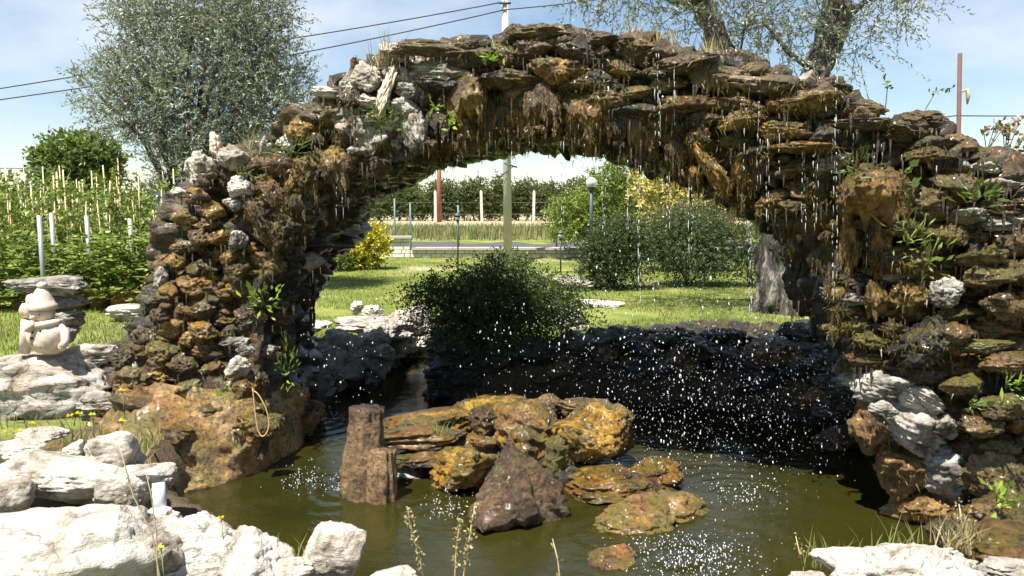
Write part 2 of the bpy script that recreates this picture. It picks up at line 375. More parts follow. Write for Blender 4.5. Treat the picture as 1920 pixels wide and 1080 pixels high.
F = np.stack([I[:-1, :-1].ravel(), I[:-1, 1:].ravel(), I[1:, 1:].ravel(), I[1:, :-1].ravel()], 1)
gme = mesh('ground', V, F); ga = gme.attributes.new('bare', 'FLOAT', 'POINT')
gsd = pond_sd(V[:, 0], V[:, 1]); wid = np.interp(V[:, 1], [6, 9], [1.6, .25]); ga.data.foreach_set('value', np.clip(1.2 - gsd / wid + .5 * pn(V * 2.1, 6), 0, 1).astype(np.float32))
kind(obj('ground', gme, M['turf']), 'structure')
# water surface with ripples round each splash
SPL = [(610, 800), (570, 912), (645, 922), (835, 968), (1265, 1050), (1400, 935), (560, 800), (430, 880), (1150, 1000)]
SPW = [gp(*q) for q in SPL]
wx = np.arange(-5.2, 4.6, .035); wy = np.arange(2.7, 12.2, .035); WX, WY = np.meshgrid(wx, wy); wxr, wyr = WX.ravel(), WY.ravel()
wz = .004 * pn(np.stack([wxr * 2.2, wyr * 3, wxr * 0], 1), 5) + .0025 * pn(np.stack([wxr * 6, wyr * 8, wxr * 0], 1), 6)
for i, q in enumerate(SPW):
    r = np.hypot(wxr - q.x, wyr - q.y); wz = wz + .008 * np.sin(r * 42 + i + 1.5 * pn(np.stack([wxr * 3, wyr * 3, wxr * 0], 1), i)) * np.exp(-r * 3.2) * np.clip(r * 12, 0, 1)
I = np.arange(len(wxr)).reshape(WX.shape); keep = (pond_sd(wxr, wyr) < .35)
F = np.stack([I[:-1, :-1].ravel(), I[:-1, 1:].ravel(), I[1:, 1:].ravel(), I[1:, :-1].ravel()], 1); F = F[keep[F].all(1)]
used = np.unique(F); rm = np.full(len(wxr), -1); rm[used] = np.arange(len(used))
kind(obj('pond_water', mesh('pond_water', np.stack([wxr, wyr, wz], 1)[used], rm[F]), M['water']), 'structure')
def sheet(name, x0, x1, y0, y1, z, mat):
    return kind(obj(name, mesh(name, [(x0, y0, z), (x1, y0, z), (x1, y1, z), (x0, y1, z)], [(0, 1, 2, 3)], False), mat), 'structure')
sheet('road', -90, 90, 29.5, 35, GZ + .006, M['asph'])
sheet('far_road', -120, 120, 52, 56, GZ + .006, M['conc'])
sheet('dry_field', -150, 150, 58, 110, GZ + .006, M['tan'])

# ------------------------------------------------------------------ rocks
def rock_arr(seed, lev=4, k=9, planes=16, rough=.16, strata=.08, sf=5.0, grain=.03, vert=0):
    rng = np.random.default_rng(seed); V, F = ico(lev)
    N = rng.normal(size=(planes, 3)); N /= np.linalg.norm(N, axis=1)[:, None]; D = rng.uniform(.72, 1.05, planes)
    q = np.maximum(V @ N.T, 0) / D; r = (np.sum(q ** k, 1) + 1e-6) ** (-1 / k); r = np.minimum(r, 1.35)
    P = V * r[:, None]; off = rng.uniform(-50, 50, 3)
    P = P * (1 + rough * fbm(P * 1.5 + off, 3, seed % 97) + rough * .45 * ridged(P * 3.1 + off, 3, seed % 89))[:, None]
    if strata:
        zz = P[:, 2] + .10 * pn(P * 1.4 + off, 5) + .12 * P[:, 0] * rng.uniform(-1, 1)
        l = pn(np.stack([zz * sf, zz * 0 + off[0], P[:, 0] * .8], 1), 9); l = np.tanh(l * 5)
        P[:, :2] *= (1 + strata * l)[:, None]
    if vert:
        an = np.arctan2(P[:, 1], P[:, 0]); l = ridged(np.stack([np.cos(an) * 3, np.sin(an) * 3, P[:, 2] * .5 + off[2]], 1), 3, 4)
        P[:, :2] *= (1 + vert * l)[:, None]
    P = P + V * (grain * fbm(P * 5.5 + off, 4, 31, .6) + grain * .7 * ridged(P * 4 + off[::-1], 2, 17))[:, None]
    m = np.abs(P).max(0); return P / m, F
_ra = {}
def rock_c(seed):
    if seed not in _ra: _ra[seed] = rock_arr(seed, 3, 9, 14, .28, .04, 4, .07)
    return _ra[seed]
def hang_arr(seed, lev=5):               # moss-grown lump drawn out into drips below
    rng = np.random.default_rng(seed); P, F = rock_arr(seed, lev, 7, 12, .22, .02, 5, .05)
    off = rng.uniform(-50, 50, 3)
    s = np.clip(-P[:, 2] * 1.2 + .15, 0, 1.2); w = 1 - .42 * np.clip(-P[:, 2], 0, 1) ** 1.2
    P[:, 0] *= w; P[:, 1] *= w
    sp = np.clip(pn(np.stack([P[:, 0] * 3.2, P[:, 1] * 3.2, P[:, 2] * 0], 1) + off, 3) + .1, 0, 1)
    P[:, 2] -= s * sp * 1.5
    fl = pn(np.stack([P[:, 0] * 6, P[:, 1] * 6, P[:, 2] * 1.1], 1) + off, 8); fl = fl + .8 * pn(np.stack([P[:, 0] * 12, P[:, 1] * 12, P[:, 2] * 1.6], 1) + off, 9); P[:, :2] *= (1 + .13 * fl)[:, None]
    P[:, 2] -= (P[:, 2].max() + P[:, 2].min()) / 2; return P / np.abs(P).max(0), F
SLAB = [mesh('slab_stone', *rock_arr(100 + i, 5, 14, 18, .26, .05, 3.0, .085)) for i in range(14)]
LUMP = [mesh('lump_stone', *rock_arr(200 + i, 5, 10, 14, .32, .03, 5, .10)) for i in range(16)]
HANG = [mesh('hanging_stone', *hang_arr(300 + i)) for i in range(12)]
# the arch: cross-sections along its run, as (front outer, front inner, back inner)
SEC = [((205, 800), (480, 850), (592, 770)), ((208, 690), (476, 730), (578, 690)), ((280, 595), (478, 620), (562, 620)), ((292, 520), (488, 540), (580, 540)),
       ((316, 450), (516, 465), (615, 478)), ((338, 375), (560, 412), (664, 440)), ((402, 312), (610, 368), (690, 385)), ((492, 275), (662, 330), (745, 345)),
       ((582, 212), (722, 305), (800, 312)), ((652, 150), (792, 288), (850, 292)), ((735, 102), (862, 268), (912, 278)), ((862, 88), (950, 256), (978, 268)),
       ((1010, 62), (1050, 254), (1060, 264)), ((1150, 78), (1142, 266), (1130, 270)), ((1280, 90), (1232, 300), (1205, 298)), ((1420, 120), (1322, 338), (1290, 325)),
       ((1560, 170), (1425, 385), (1390, 368)), ((1680, 222), (1500, 430), (1452, 415)), ((1790, 262), (1548, 500), (1500, 480)), ((1900, 325), (1572, 580), (1520, 560)),
       ((2050, 430), (1650, 690), (1545, 640)), ((2150, 600), (1775, 780), (1600, 720)), ((2200, 850), (1838, 900), (1640, 775)), ((2260, 1150), (1875, 1060), (1700, 800))]
def dfront(px, py):
    d = np.interp(px, [200, 500, 950, 1500, 1900, 2200], [6.5, 6.4, 5.95, 5.3, 4.95, 4.6])
    l = np.clip((650 - px) / 100, 0, 1) * np.interp(py, [600, 900], [0, .55])
    r = np.clip((px - 1480) / 150, 0, 1) * np.interp(py, [450, 1000], [0, .2])
    return float(d - l - r)
def lerp_secs(n):
    S = np.array(SEC, float).reshape(len(SEC), 6); u = np.linspace(0, len(SEC) - 1, n)
    return np.stack([np.interp(u, range(len(SEC)), S[:, k]) for k in range(6)], 1)
LS = lerp_secs(260); m = 22; rings = []
for a in LS:
    fo = at(a[0], a[1], dfront(a[0], a[1]) + .34); fi = at(a[2], a[3], dfront(a[2], a[3]) + .16)
    db = np.interp(a[4], [590, 900, 1400, 1650], [8.15, 7.75, 7.6, 7.8]); bi = at(a[4], a[5], db); bo = Vector((fo.x * 1.02, max(fo.y + 1.0, db - .2 + .9 * (a[0] < 800)), fo.z - .12))  # left back edge pushed out, unseen, so its shadow reaches the bank
    c = [fo, fi, bi, bo]; ring = []
    for q in range(4):
        for k in range(m): ring.append(list(c[q].lerp(c[(q + 1) % 4], k / m)))
    rings.append(ring)
P = np.array(rings); C = P.mean(1, keepdims=True); D = P - C; D /= np.linalg.norm(D, axis=2, keepdims=True)
flatP = P.reshape(-1, 3); dn = .16 * ridged(flatP * np.array([2.6, 2.6, 3.4]), 4, 3) + .10 * fbm(flatP * 5, 3, 8)
P = (flatP + D.reshape(-1, 3) * (dn - .12 + .06 * (flatP[:, 0] < -1.6))[:, None]); n_r = 4 * m
Fq = [(i * n_r + k, (i + 1) * n_r + k, (i + 1) * n_r + (k + 1) % n_r, i * n_r + (k + 1) % n_r) for i in range(len(LS) - 1) for k in range(n_r)]
ARCH0 = Vector((0, 6.9, 0))
arch = thing('stone_arch', 'big mossy arch of dripping wet brown rocks spanning the pond', 'arch', ARCH0)
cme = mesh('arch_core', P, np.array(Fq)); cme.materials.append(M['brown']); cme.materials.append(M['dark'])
cme.polygons.foreach_set('material_index', np.array([0 if (i % n_r) < m + 1 or (i % n_r) > 3 * m + 8 else 1 for i in range(len(Fq))], np.int32)); obj('core', cme, None, arch)  # underside and back use dark stone: vault shade put into the colour
rng = np.random.default_rng(7); rnd = random.Random(7)
placed = []                               # px, py, rx, ry
def stone(px, py, w, h, mat, lib, d=None, tilt=0, deep=None, yaw=None, name='stone', parent=None, seed=None, flip=True):
    d = d if d is not None else dfront(px, py) + .05
    p = at(px, py, d); lib_me = lib[rnd.randrange(len(lib)) if seed is None else seed % len(lib)]
    sx_, sz_ = pxs(w, d) / 2, pxs(h, d) / 2; sy_ = deep if deep else max(.10, min(sx_, .5 * (sx_ + sz_)) * rnd.uniform(.8, 1.1))
    hang = lib is HANG
    yw = yaw if yaw is not None else (rnd.uniform(-.4, .4) + (math.pi if (flip and rnd.random() < .5) else 0))
    o = obj(name, lib_me, M[mat], parent if parent is not None else arch, p, (rnd.uniform(-.12, .12), R(tilt) + (0 if hang else rnd.uniform(-.1, .1)), yw), (sx_, sy_, sz_))
    o.rotation_mode = 'XYZ'; return o
# the stones one can name by eye: (px, py, w, h, material, library, tilt, dd)
KEY = [
 # pale stones on the left shoulder
 (745, 100, 70, 34, 'white', SLAB, -4, 0), (815, 92, 150, 34, 'crust', SLAB, 2, 0), (830, 128, 140, 52, 'grey', SLAB, 3, .05), (690, 150, 80, 62, 'white', LUMP, -12, 0),
 (655, 158, 36, 46, 'white', LUMP, 10, 0), (612, 172, 64, 24, 'white', SLAB, -5, 0), (692, 190, 66, 30, 'white', SLAB, 4, 0), (768, 172, 66, 42, 'grey', SLAB, 2, .02),
 (722, 176, 24, 100, 'palebark', LUMP, 14, -.16), (780, 240, 58, 92, 'white', LUMP, 16, -.05), (712, 262, 32, 66, 'white', LUMP, 18, -.03), (705, 218, 40, 24, 'white', SLAB, 0, 0),
 (735, 118, 60, 40, 'crust', LUMP, -10, .1), (685, 270, 60, 90, 'grey', HANG, -8, 0), (745, 262, 44, 62, 'grey', LUMP, 12, .08), (805, 205, 70, 60, 'dark', LUMP, 0, .15),
 # hanging golden lumps
 (880, 205, 88, 130, 'gold', HANG, 0, -.06), (835, 205, 44, 120, 'gold', HANG, 0, .02), (915, 215, 44, 110, 'brown', HANG, 0, .02), (1005, 212, 80, 110, 'gold', HANG, 0, -.05), (958, 235, 40, 90, 'gold', HANG, 0, 0),
 (1105, 228, 92, 110, 'gold', HANG, 0, -.08), (1068, 215, 46, 130, 'gold', HANG, 8, 0), (1172, 250, 60, 90, 'brown', HANG, 0, -.04), (1215, 265, 70, 110, 'brown', HANG, 0, 0),
 (1275, 290, 60, 95, 'gold', HANG, 0, -.02), (1335, 320, 46, 120, 'orange', LUMP, 32, -.10), (1385, 350, 66, 110, 'brown', HANG, 0, -.02), (1305, 330, 40, 60, 'orange', HANG, 0, .02),
 (965, 150, 130, 44, 'gold', SLAB, 6, -.06), (1080, 100, 90, 40, 'brown', SLAB, 2, -.03), (1010, 60, 120, 34, 'crust', SLAB, -2, 0), (1000, 90, 110, 40, 'crust', SLAB, 0, 0), (1130, 75, 90, 28, 'crust', SLAB, 4, .05),
 (900, 110, 120, 50, 'crust', SLAB, -8, 0), (1250, 160, 90, 30, 'gold', SLAB, 0, -.05), (1200, 175, 110, 26, 'green', SLAB, 0, -.04), (1290, 195, 110, 50, 'orange', SLAB, 3, -.05),
 (1345, 145, 130, 46, 'crust', SLAB, 4, 0), (1440, 160, 150, 42, 'crust', SLAB, 8, 0), (1500, 195, 140, 40, 'gold', SLAB, 6, -.04), (1400, 225, 110, 40, 'gold', SLAB, 0, -.05), (1470, 245, 110, 36, 'gold', SLAB, 0, -.06),
 (1310, 255, 46, 44, 'orange', LUMP, 0, -.06), (1380, 265, 60, 44, 'green', LUMP, 0, -.02), (1510, 275, 140, 26, 'gold', SLAB, 2, -.08),
 # left haunch: golden tongues leaning down to the right
 (575, 330, 62, 84, 'gold', LUMP, -14, -.05), (635, 325, 54, 100, 'gold', HANG, -10, -.08), (605, 300, 50, 50, 'green', LUMP, 0, 0), (520, 370, 48, 96, 'gold', LUMP, -28, -.06), (480, 400, 44, 84, 'gold', LUMP, -30, -.06),
 (545, 360, 40, 90, 'gold', HANG, -20, 0), (500, 440, 44, 76, 'gold', LUMP, -24, 0), (446, 450, 34, 48, 'white', LUMP, -30, -.07), (450, 350, 44, 42, 'white', LUMP, -20, -.05), (440, 382, 40, 26, 'white', SLAB, 10, -.02),
 (375, 315, 66, 62, 'pale', LUMP, -8, .02), (438, 298, 66, 46, 'white', SLAB, -14, .02), (404, 274, 24, 50, 'palebark', LUMP, 12, .06), (540, 268, 50, 30, 'white', LUMP, 0, .02), (498, 275, 26, 36, 'white', LUMP, 0, .05),
 (372, 370, 52, 36, 'gold', SLAB, -4, 0), (345, 405, 52, 34, 'gold', SLAB, 3, 0), (336, 362, 34, 18, 'grey', SLAB, -10, .06), (400, 395, 44, 40, 'orange', LUMP, 0, 0), (390, 420, 46, 34, 'gold', LUMP, 0, 0),
 (340, 465, 60, 34, 'gold', SLAB, 0, 0), (372, 450, 50, 44, 'gold', LUMP, 0, -.04), (330, 490, 46, 30, 'gold', LUMP, 0, -.04), (430, 485, 36, 50, 'gold', LUMP, -22, -.03), (390, 500, 44, 34, 'orange', LUMP, 0, 0), (305, 525, 34, 54, 'grey', LUMP, 8, .06),
 (380, 580, 70, 50, 'orange', LUMP, 0, -.05), (378, 625, 66, 46, 'orange', LUMP, 4, -.08), (430, 600, 60, 26, 'gold', SLAB, 0, 0), (300, 590, 56, 42, 'brown', LUMP, 0, -.04), (270, 632, 50, 44, 'brown', LUMP, 0, -.06), (228, 670, 54, 50, 'brown', LUMP, 0, -.08),
 (300, 665, 70, 54, 'green', LUMP, 0, -.06), (345, 690, 60, 50, 'brown', LUMP, 0, -.06), (250, 715, 84, 60, 'brown', LUMP, 0, -.10), (350, 735, 56, 48, 'green', LUMP, 0, -.14), (447, 687, 46, 44, 'white', LUMP, 0, -.16), (470, 655, 50, 26, 'grey', SLAB, 0, 0), (440, 640, 60, 22, 'grey', SLAB, -6, -.03), (505, 655, 44, 30, 'grey', LUMP, 0, .1),
 (520, 600, 60, 40, 'brown', LUMP, 0, .25), (535, 645, 56, 40, 'brown', LUMP, 0, .35), (530, 560, 60, 44, 'dark', LUMP, 0, .45), (480, 520, 50, 30, 'grey', SLAB, -10, .1), (580, 490, 60, 40, 'grey', SLAB, -8, .7),
 # right mass
 (1630, 395, 130, 150, 'gold', HANG, 0, -.16), (1730, 222, 86, 42, 'crust', LUMP, 4, .05), (1622, 200, 74, 36, 'brown', SLAB, 2, 0), (1560, 165, 70, 44, 'crust', LUMP, 0, .12), (1700, 250, 150, 40, 'crust', SLAB, 3, .02), (1610, 235, 150, 26, 'brown', SLAB, 0, -.02),
 (1735, 290, 116, 34, 'gold', SLAB, 2, -.08), (1800, 270, 90, 40, 'crust', SLAB, 5, .05), (1845, 315, 50, 30, 'white', LUMP, 0, 0), (1880, 330, 90, 40, 'crust', SLAB, 8, .05), (1800, 350, 110, 44, 'brown', SLAB, 0, -.08), (1870, 345, 90, 26, 'grey', SLAB, 0, -.02),
 (1905, 410, 50, 28, 'white', LUMP, 0, -.02), (1775, 553, 76, 66, 'grey', LUMP, 10, -.16), (1740, 640, 150, 92, 'dark', LUMP, -6, -.20), (1790, 630, 60, 70, 'brown', LUMP, -20, -.22), (1700, 430, 100, 50, 'green', LUMP, 0, -.12), (1780, 440, 100, 40, 'green', SLAB, 0, -.08),  # dark and brown lumps: one boulder's shadowed and sunlit parts, put into colour
 (1850, 480, 110, 44, 'green', SLAB, 3, -.1), (1850, 520, 120, 44, 'green', SLAB, 0, -.14), (1880, 570, 110, 60, 'orange', LUMP, 0, -.14), (1640, 480, 40, 150, 'orange', HANG, 0, -.1), (1590, 470, 40, 170, 'gold', HANG, 0, -.02), (1640, 570, 60, 90, 'orange', HANG, 0, -.1),
 (1840, 650, 110, 40, 'green', LUMP, 0, -.16), (1890, 680, 110, 60, 'brown', LUMP, 0, -.18), (1810, 720, 90, 44, 'green', SLAB, 0, -.16), (1880, 760, 110, 50, 'green', LUMP, 0, -.2), (1845, 800, 90, 44, 'brown', LUMP, 0, -.18), (1700, 330, 90, 60, 'dark', LUMP, 0, .1),
 (1500, 520, 60, 150, 'dark', LUMP, 0, .9), (1545, 430, 60, 130, 'dark', LUMP, 0, .5), (1480, 420, 50, 90, 'brown', HANG, 0, .1),
]
for q in KEY:
    px, py, w, h, mt, lib, tilt, dd = q
    placed.append((px, py, w / 2, h / 2))
    name = 'pale_log' if mt == 'palebark' else 'stone'
    o = stone(px, py, w * 1.1, h * 1.1, mt, lib, dfront(px, py) + dd + (.10 if h > 60 else .05), tilt, name=name)
cx = 828.0
while cx < 1430:
    fy = float(np.interp(cx, LS[:, 2], LS[:, 3])); w = rnd.uniform(34, 62); h = rnd.uniform(70, 125); mt = rnd.choice(['gold', 'gold', 'brown', 'brown', 'orange'])
    stone(cx, fy - h * rnd.uniform(.32, .5), w, h, mt, HANG, dfront(cx, fy) + rnd.uniform(-.02, .14)); placed.append((cx, fy - 40, 12, 30)); KEY.append(0); cx += rnd.uniform(13, 22)
# fill between them by dart throwing, large first
poly = [tuple(a[0:2]) for a in LS[::4]] + [tuple(a[2:4]) for a in LS[::-4]]
poly = np.array(poly)
def in_poly(x, y):
    c = False; j = len(poly) - 1
    for i in range(len(poly)):
        xi, yi = poly[i]; xj, yj = poly[j]
        if (yi > y) != (yj > y) and x < (xj - xi) * (y - yi) / (yj - yi) + xi: c = not c
        j = i
    return c
n_fill = 0; LIMIT = 300 - len(KEY)
for stage, (rmax, tries, sep) in enumerate([(44, 2600, .86), (34, 3600, .80), (26, 5200, .74)]):
    for _ in range(tries):
        if n_fill >= LIMIT: break
        px, py = rnd.uniform(200, 1990), rnd.uniform(45, 1010)
        if not in_poly(px, py): continue
        if px > 1945 or py > 985: continue
        crown = 800 < px < 1560
        rx = rmax * rnd.uniform(.8, 1.2) * (1.3 if crown or px > 1500 else .9); ry = rx * rnd.uniform(.30, .48) if (crown or px > 1500) else rx * rnd.uniform(.6, .85)
        if any(((px - a) / (rx + c)) ** 2 + ((py - b) / (ry + e)) ** 2 < sep ** 2 * .62 for a, b, c, e in placed): continue
        placed.append((px, py, rx, ry)); n_fill += 1
        u = rnd.random(); top = min(abs(py - np.interp(px, LS[:, 0], LS[:, 1])), 200)
        if px < 600: mt = ('gold' if u < .6 else 'orange' if u < .78 else 'brown' if u < .9 else 'green' if u < .96 else 'grey') if py < 640 else ('brown' if u < .3 else 'green' if u < .55 else 'gold')
        elif px < 820: mt = 'grey' if u < .35 else 'white' if u < .5 else 'brown'
        elif px < 1560: mt = ('crust' if u < .75 else 'brown') if top < 55 else ('gold' if u < .42 else 'brown' if u < .8 else 'dark' if u < .93 else 'green')
        else: mt = ('crust' if u < .7 else 'grey' if u < .8 else 'brown') if top < 60 else ('brown' if u < .40 else 'green' if u < .52 else 'gold' if u < .78 else 'orange' if u < .84 else 'dark' if u < .94 else 'grey')
        lib = SLAB if ((crown or px > 1500) and rnd.random() < .7) else LUMP
        stone(px, py, rx * 2.35, ry * 2.45, mt, lib, dfront(px, py) + .05 + rnd.uniform(-.05, .10) + (.10 if top < 25 else 0), tilt=(-18 if px < 560 and py < 520 else 0) + (6 if px > 1200 and py < 350 else 0))
# stones of the vault underside, back and base: beyond the nearest 300 they are one joined part
mb = []; fb = []; nb = 0
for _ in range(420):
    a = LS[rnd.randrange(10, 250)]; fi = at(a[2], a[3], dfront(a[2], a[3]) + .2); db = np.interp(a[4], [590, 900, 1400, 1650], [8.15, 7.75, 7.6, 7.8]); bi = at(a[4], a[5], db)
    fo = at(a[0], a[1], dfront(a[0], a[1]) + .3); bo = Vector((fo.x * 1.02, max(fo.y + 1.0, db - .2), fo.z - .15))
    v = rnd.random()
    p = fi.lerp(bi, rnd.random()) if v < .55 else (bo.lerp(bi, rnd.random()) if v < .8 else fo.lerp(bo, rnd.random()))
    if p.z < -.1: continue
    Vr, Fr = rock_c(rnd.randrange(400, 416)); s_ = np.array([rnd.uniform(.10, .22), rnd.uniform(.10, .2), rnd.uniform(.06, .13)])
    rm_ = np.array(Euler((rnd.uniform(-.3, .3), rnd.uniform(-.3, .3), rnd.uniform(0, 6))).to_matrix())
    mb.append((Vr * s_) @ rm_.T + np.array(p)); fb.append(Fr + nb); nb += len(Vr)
rub = []; ruf = []; rui = []; rn = 0; rk = 0
RM = ['gold', 'brown', 'green', 'dark', 'crust', 'grey']
while rk < 900:
    px, py = rnd.uniform(200, 2000), rnd.uniform(45, 1060)
    if not in_poly(px, py): continue
    rk += 1; d_ = dfront(px, py) + rnd.uniform(.02, .2); w = pxs(rnd.uniform(11, 26), d_); Vr, Fr = rock_c(rnd.randrange(420, 436))
    rm_ = np.array(Euler((rnd.uniform(-.4, .4), rnd.uniform(-.4, .4), rnd.uniform(0, 6))).to_matrix())
    top = abs(py - np.interp(px, LS[:, 0], LS[:, 1])); u = rnd.random()
    mi = (4 if u < .6 else 5 if u < .7 else 1) if top < 50 and px > 600 else (5 if u < .4 else 1) if 600 < px < 820 else (0 if u < .35 else 1 if u < .7 else 2 if u < .85 else 3)
    rub.append((Vr * np.array([w, w, w * rnd.uniform(.5, .85)])) @ rm_.T + np.array(at(px, py, d_))); ruf.append(Fr + rn); rui += [mi] * len(Fr); rn += len(Vr)
rme = mesh('front_rubble', np.concatenate(rub), np.concatenate(ruf)); [rme.materials.append(M[q]) for q in RM]; rme.polygons.foreach_set('material_index', np.array(rui, np.int32))
kind(obj('front_rubble', rme, None, arch), 'stuff')
kind(obj('vault_rubble', mesh('vault_rubble', np.concatenate(mb), np.concatenate(fb)), M['dark'], arch), 'stuff')  # dark material repeats the vault's shade in the rubble colour
# algae-covered skirt of the left foot
BIG = {}
def big(seed, **k):
    key = (seed, tuple(sorted(k.items())))
    if key not in BIG: BIG[key] = mesh('boulder', *rock_arr(seed, 5, **k))
    return BIG[key]
for px, py, w, h, d, mt, tl, sd in [(265, 800, 110, 70, 5.95, 'skirt', 8, 4), (530, 760, 100, 90, 6.7, 'skirt', 0, 6), (565, 800, 70, 90, 7.2, 'skirt', 0, 7), (330, 815, 90, 70, 5.75, 'orange', 4, 8), (470, 800, 100, 70, 6.05, 'gold', 0, 9), (255, 760, 120, 50, 6.1, 'brown', 5, 10), (400, 770, 130, 50, 6.1, 'brown', 0, 5)]:
    o = obj('base_rock', big(500 + sd, k=7, rough=.13, strata=.05), M[mt], arch, at(px, py, d), (rnd.uniform(-.1, .1), R(tl), rnd.uniform(-.5, .5)), (pxs(w, d) / 2, pxs(w, d) / 2 * .8, pxs(h, d) / 2))
tc = [(190, 770, 6.3), (250, 735, 6.2), (330, 735, 6.15), (420, 745, 6.2), (490, 745, 6.3), (545, 730, 6.8), (585, 735, 7.6)]; bc = [(190, 880, 5.9), (255, 960, 5.6), (340, 935, 5.6), (430, 900, 5.85), (510, 865, 6.2), (580, 830, 6.75), (605, 795, 7.5)]
U_ = np.linspace(0, len(tc) - 1, 130); T_ = np.array([[np.interp(u, range(len(tc)), [q[k] for q in tc]) for k in range(3)] for u in U_]); B_ = np.array([[np.interp(u, range(len(bc)), [q[k] for q in bc]) for k in range(3)] for u in U_])
G_ = []
for a_, b_ in zip(T_, B_):
    pa, pb = at(*a_), at(*b_); pb.z = -.2
    for f in np.linspace(0, 1, 70): q = pa.lerp(pb, f); q.y -= .16 * math.sin(f * 2.6); q.z += .10 * math.sin(f * math.pi); G_.append(list(q))
G_ = np.array(G_); nrm_ = np.array([-.2, -.75, .6]); G_ = G_ + nrm_ * (.075 * ridged(G_ * 3.2, 3, 5) + .11 * fbm(G_ * 2.3, 4, 12) + .03 * np.tanh(4 * pn(G_ * np.array([2, 2, 9]), 3)))[:, None]
I = np.arange(len(G_)).reshape(130, 70); obj('foot_slope', mesh('foot_slope', G_, np.stack([I[:-1, :-1].ravel(), I[:-1, 1:].ravel(), I[1:, 1:].ravel(), I[1:, :-1].ravel()], 1)), M['skirt'], arch)
for px, py, w, h, d, mt, tl, sd in [(562, 795, 80, 60, 6.95, 'skirt', 0, 30), (590, 778, 60, 60, 7.4, 'skirt', 0, 31), (548, 755, 70, 60, 6.7, 'gold', 0, 34), (510, 790, 60, 50, 6.2, 'green', 0, 35)]:
    obj('base_rock', big(500 + sd, k=8, rough=.2, strata=.04, grain=.07), M[mt], arch, at(px, py, d), (rnd.uniform(-.1, .1), R(tl), rnd.uniform(-.5, .5)), (pxs(w, d) / 2, pxs(w, d) / 2 * .8, pxs(h, d) / 2))
# pale outcrop at the right foot
for px, py, w, h, d, mt, tl, sd in [(1660, 725, 150, 80, 5.08, 'grey', 0, 11), (1705, 800, 170, 110, 5.02, 'bank', 25, 12), (1775, 885, 130, 130, 4.98, 'grey', 0, 13), (1640, 795, 120, 130, 5.15, 'skirt', 0, 14), (1690, 880, 140, 130, 5.1, 'skirt', 0, 15), (1730, 750, 110, 60, 4.95, 'bank', 30, 16), (1770, 800, 80, 60, 4.9, 'grey', 10, 23), (1660, 770, 70, 40, 4.9, 'grey', 0, 24), (1620, 712, 100, 36, 5.45, 'grey', 0, 17), (1600, 690, 120, 50, 5.6, 'brown', 0, 18), (1870, 900, 140, 130, 4.8, 'brown', 0, 19), (1900, 970, 120, 120, 4.6, 'green', 0, 20), (1840, 850, 110, 110, 4.95, 'brown', 0, 21), (1730, 950, 200, 90, 5.1, 'skirt', 0, 22)]:
    o = obj('base_rock', big(500 + sd, k=14, planes=14, rough=.2, strata=.06, grain=.09), M[mt], arch, at(px, py, d), (rnd.uniform(-.1, .1), R(tl), rnd.uniform(-.5, .5)), (pxs(w, d) / 2, pxs(w, d) / 2 * .8, pxs(h, d) / 2))
# moss drips hanging in fringes from the stones
V = []; F = []; nb = 0
def drip(p, l, r):
    global nb
    k = 5; lean = rnd.uniform(-.06, .06) * l
    for j, (zz, rr) in enumerate([(0, 1), (-.35, .75), (-.7, .42), (-1, .06)]):
        for q in range(k):
            an = 2 * math.pi * q / k; V.append((p.x + math.cos(an) * r * rr + lean * zz, p.y + math.sin(an) * r * rr, p.z + zz * l))
    for j in range(3):
        for q in range(k): F.append((nb + j * k + q, nb + j * k + (q + 1) % k, nb + (j + 1) * k + (q + 1) % k, nb + (j + 1) * k + q))
    nb += 4 * k
for px, py, rx, ry in list(placed):
    if py > 700: continue
    for _ in range(int(rx / 7)):
        qx = px + rnd.uniform(-.75, .75) * rx; d = dfront(px, py) - rnd.uniform(-.10, .12); drip(at(qx, py + ry * rnd.uniform(.5, .95), d), rnd.uniform(.03, .12) * (1.5 if rnd.random() < .15 else 1), rnd.uniform(.005, .013))
for a in LS[60:190]:
    for _ in range(5):
        u = rnd.random(); x = a[2] * (1 - u) + a[4] * u; y = a[3] * (1 - u) + a[5] * u; d = dfront(a[2], a[3]) + .15 + u * 1.2
        if rnd.random() < .75: drip(at(x + rnd.uniform(-6, 6), y - 14, d), rnd.uniform(.06, .22), rnd.uniform(.008, .018))
for _ in range(40): drip(at(rnd.uniform(555, 590), rnd.uniform(500, 590), 7.6 + rnd.uniform(-.3, .3)), rnd.uniform(.08, .25), rnd.uniform(.008, .02))
kind(obj('moss_drips', mesh('moss_drips', V, np.array(F)), M['brown'], arch), 'stuff')

# hair moss and rootlets clinging to the stones
bpy.context.view_layer.update(); dg = bpy.context.evaluated_depsgraph_get(); HP = []; HN = []; HG = []
for _ in range(26000):
    px, py = rnd.uniform(200, 1990), rnd.uniform(45, 960)
    o_ = at(px, py, 3.5); hit, lo, no, fi_, ob, mx_ = sc.ray_cast(dg, o_, Vector((rnd.uniform(-.25, .25), 1, rnd.uniform(-.7, .35))))
    if hit and ob.parent == arch and lo.y < 7.2:
        mn = ob.material_slots[0].material.name if ob.material_slots else ''
        if 'limestone' in mn or 'driftwood' in mn: continue
        if pn(np.array([[lo.x * 3, lo.y * 3, lo.z * 3]]), 5)[0] < -.05: continue
        HP.append(list(lo)); HN.append(list(no)); HG.append(no.z)
HP = np.array(HP); HN = np.array(HN); HG = np.array(HG); hr = np.random.default_rng(5); nh = len(HP)
HP = np.repeat(HP, 3, 0) + hr.normal(size=(nh * 3, 3)) * .012; HN = np.repeat(HN, 3, 0); HG = np.repeat(HG, 3)
HD = unit_(HN * .55 + hr.normal(size=HN.shape) * .35 + np.array([0, 0, -.75]) * (HG < .45)[:, None] + np.array([0, 0, .35]) * (HG >= .45)[:, None])
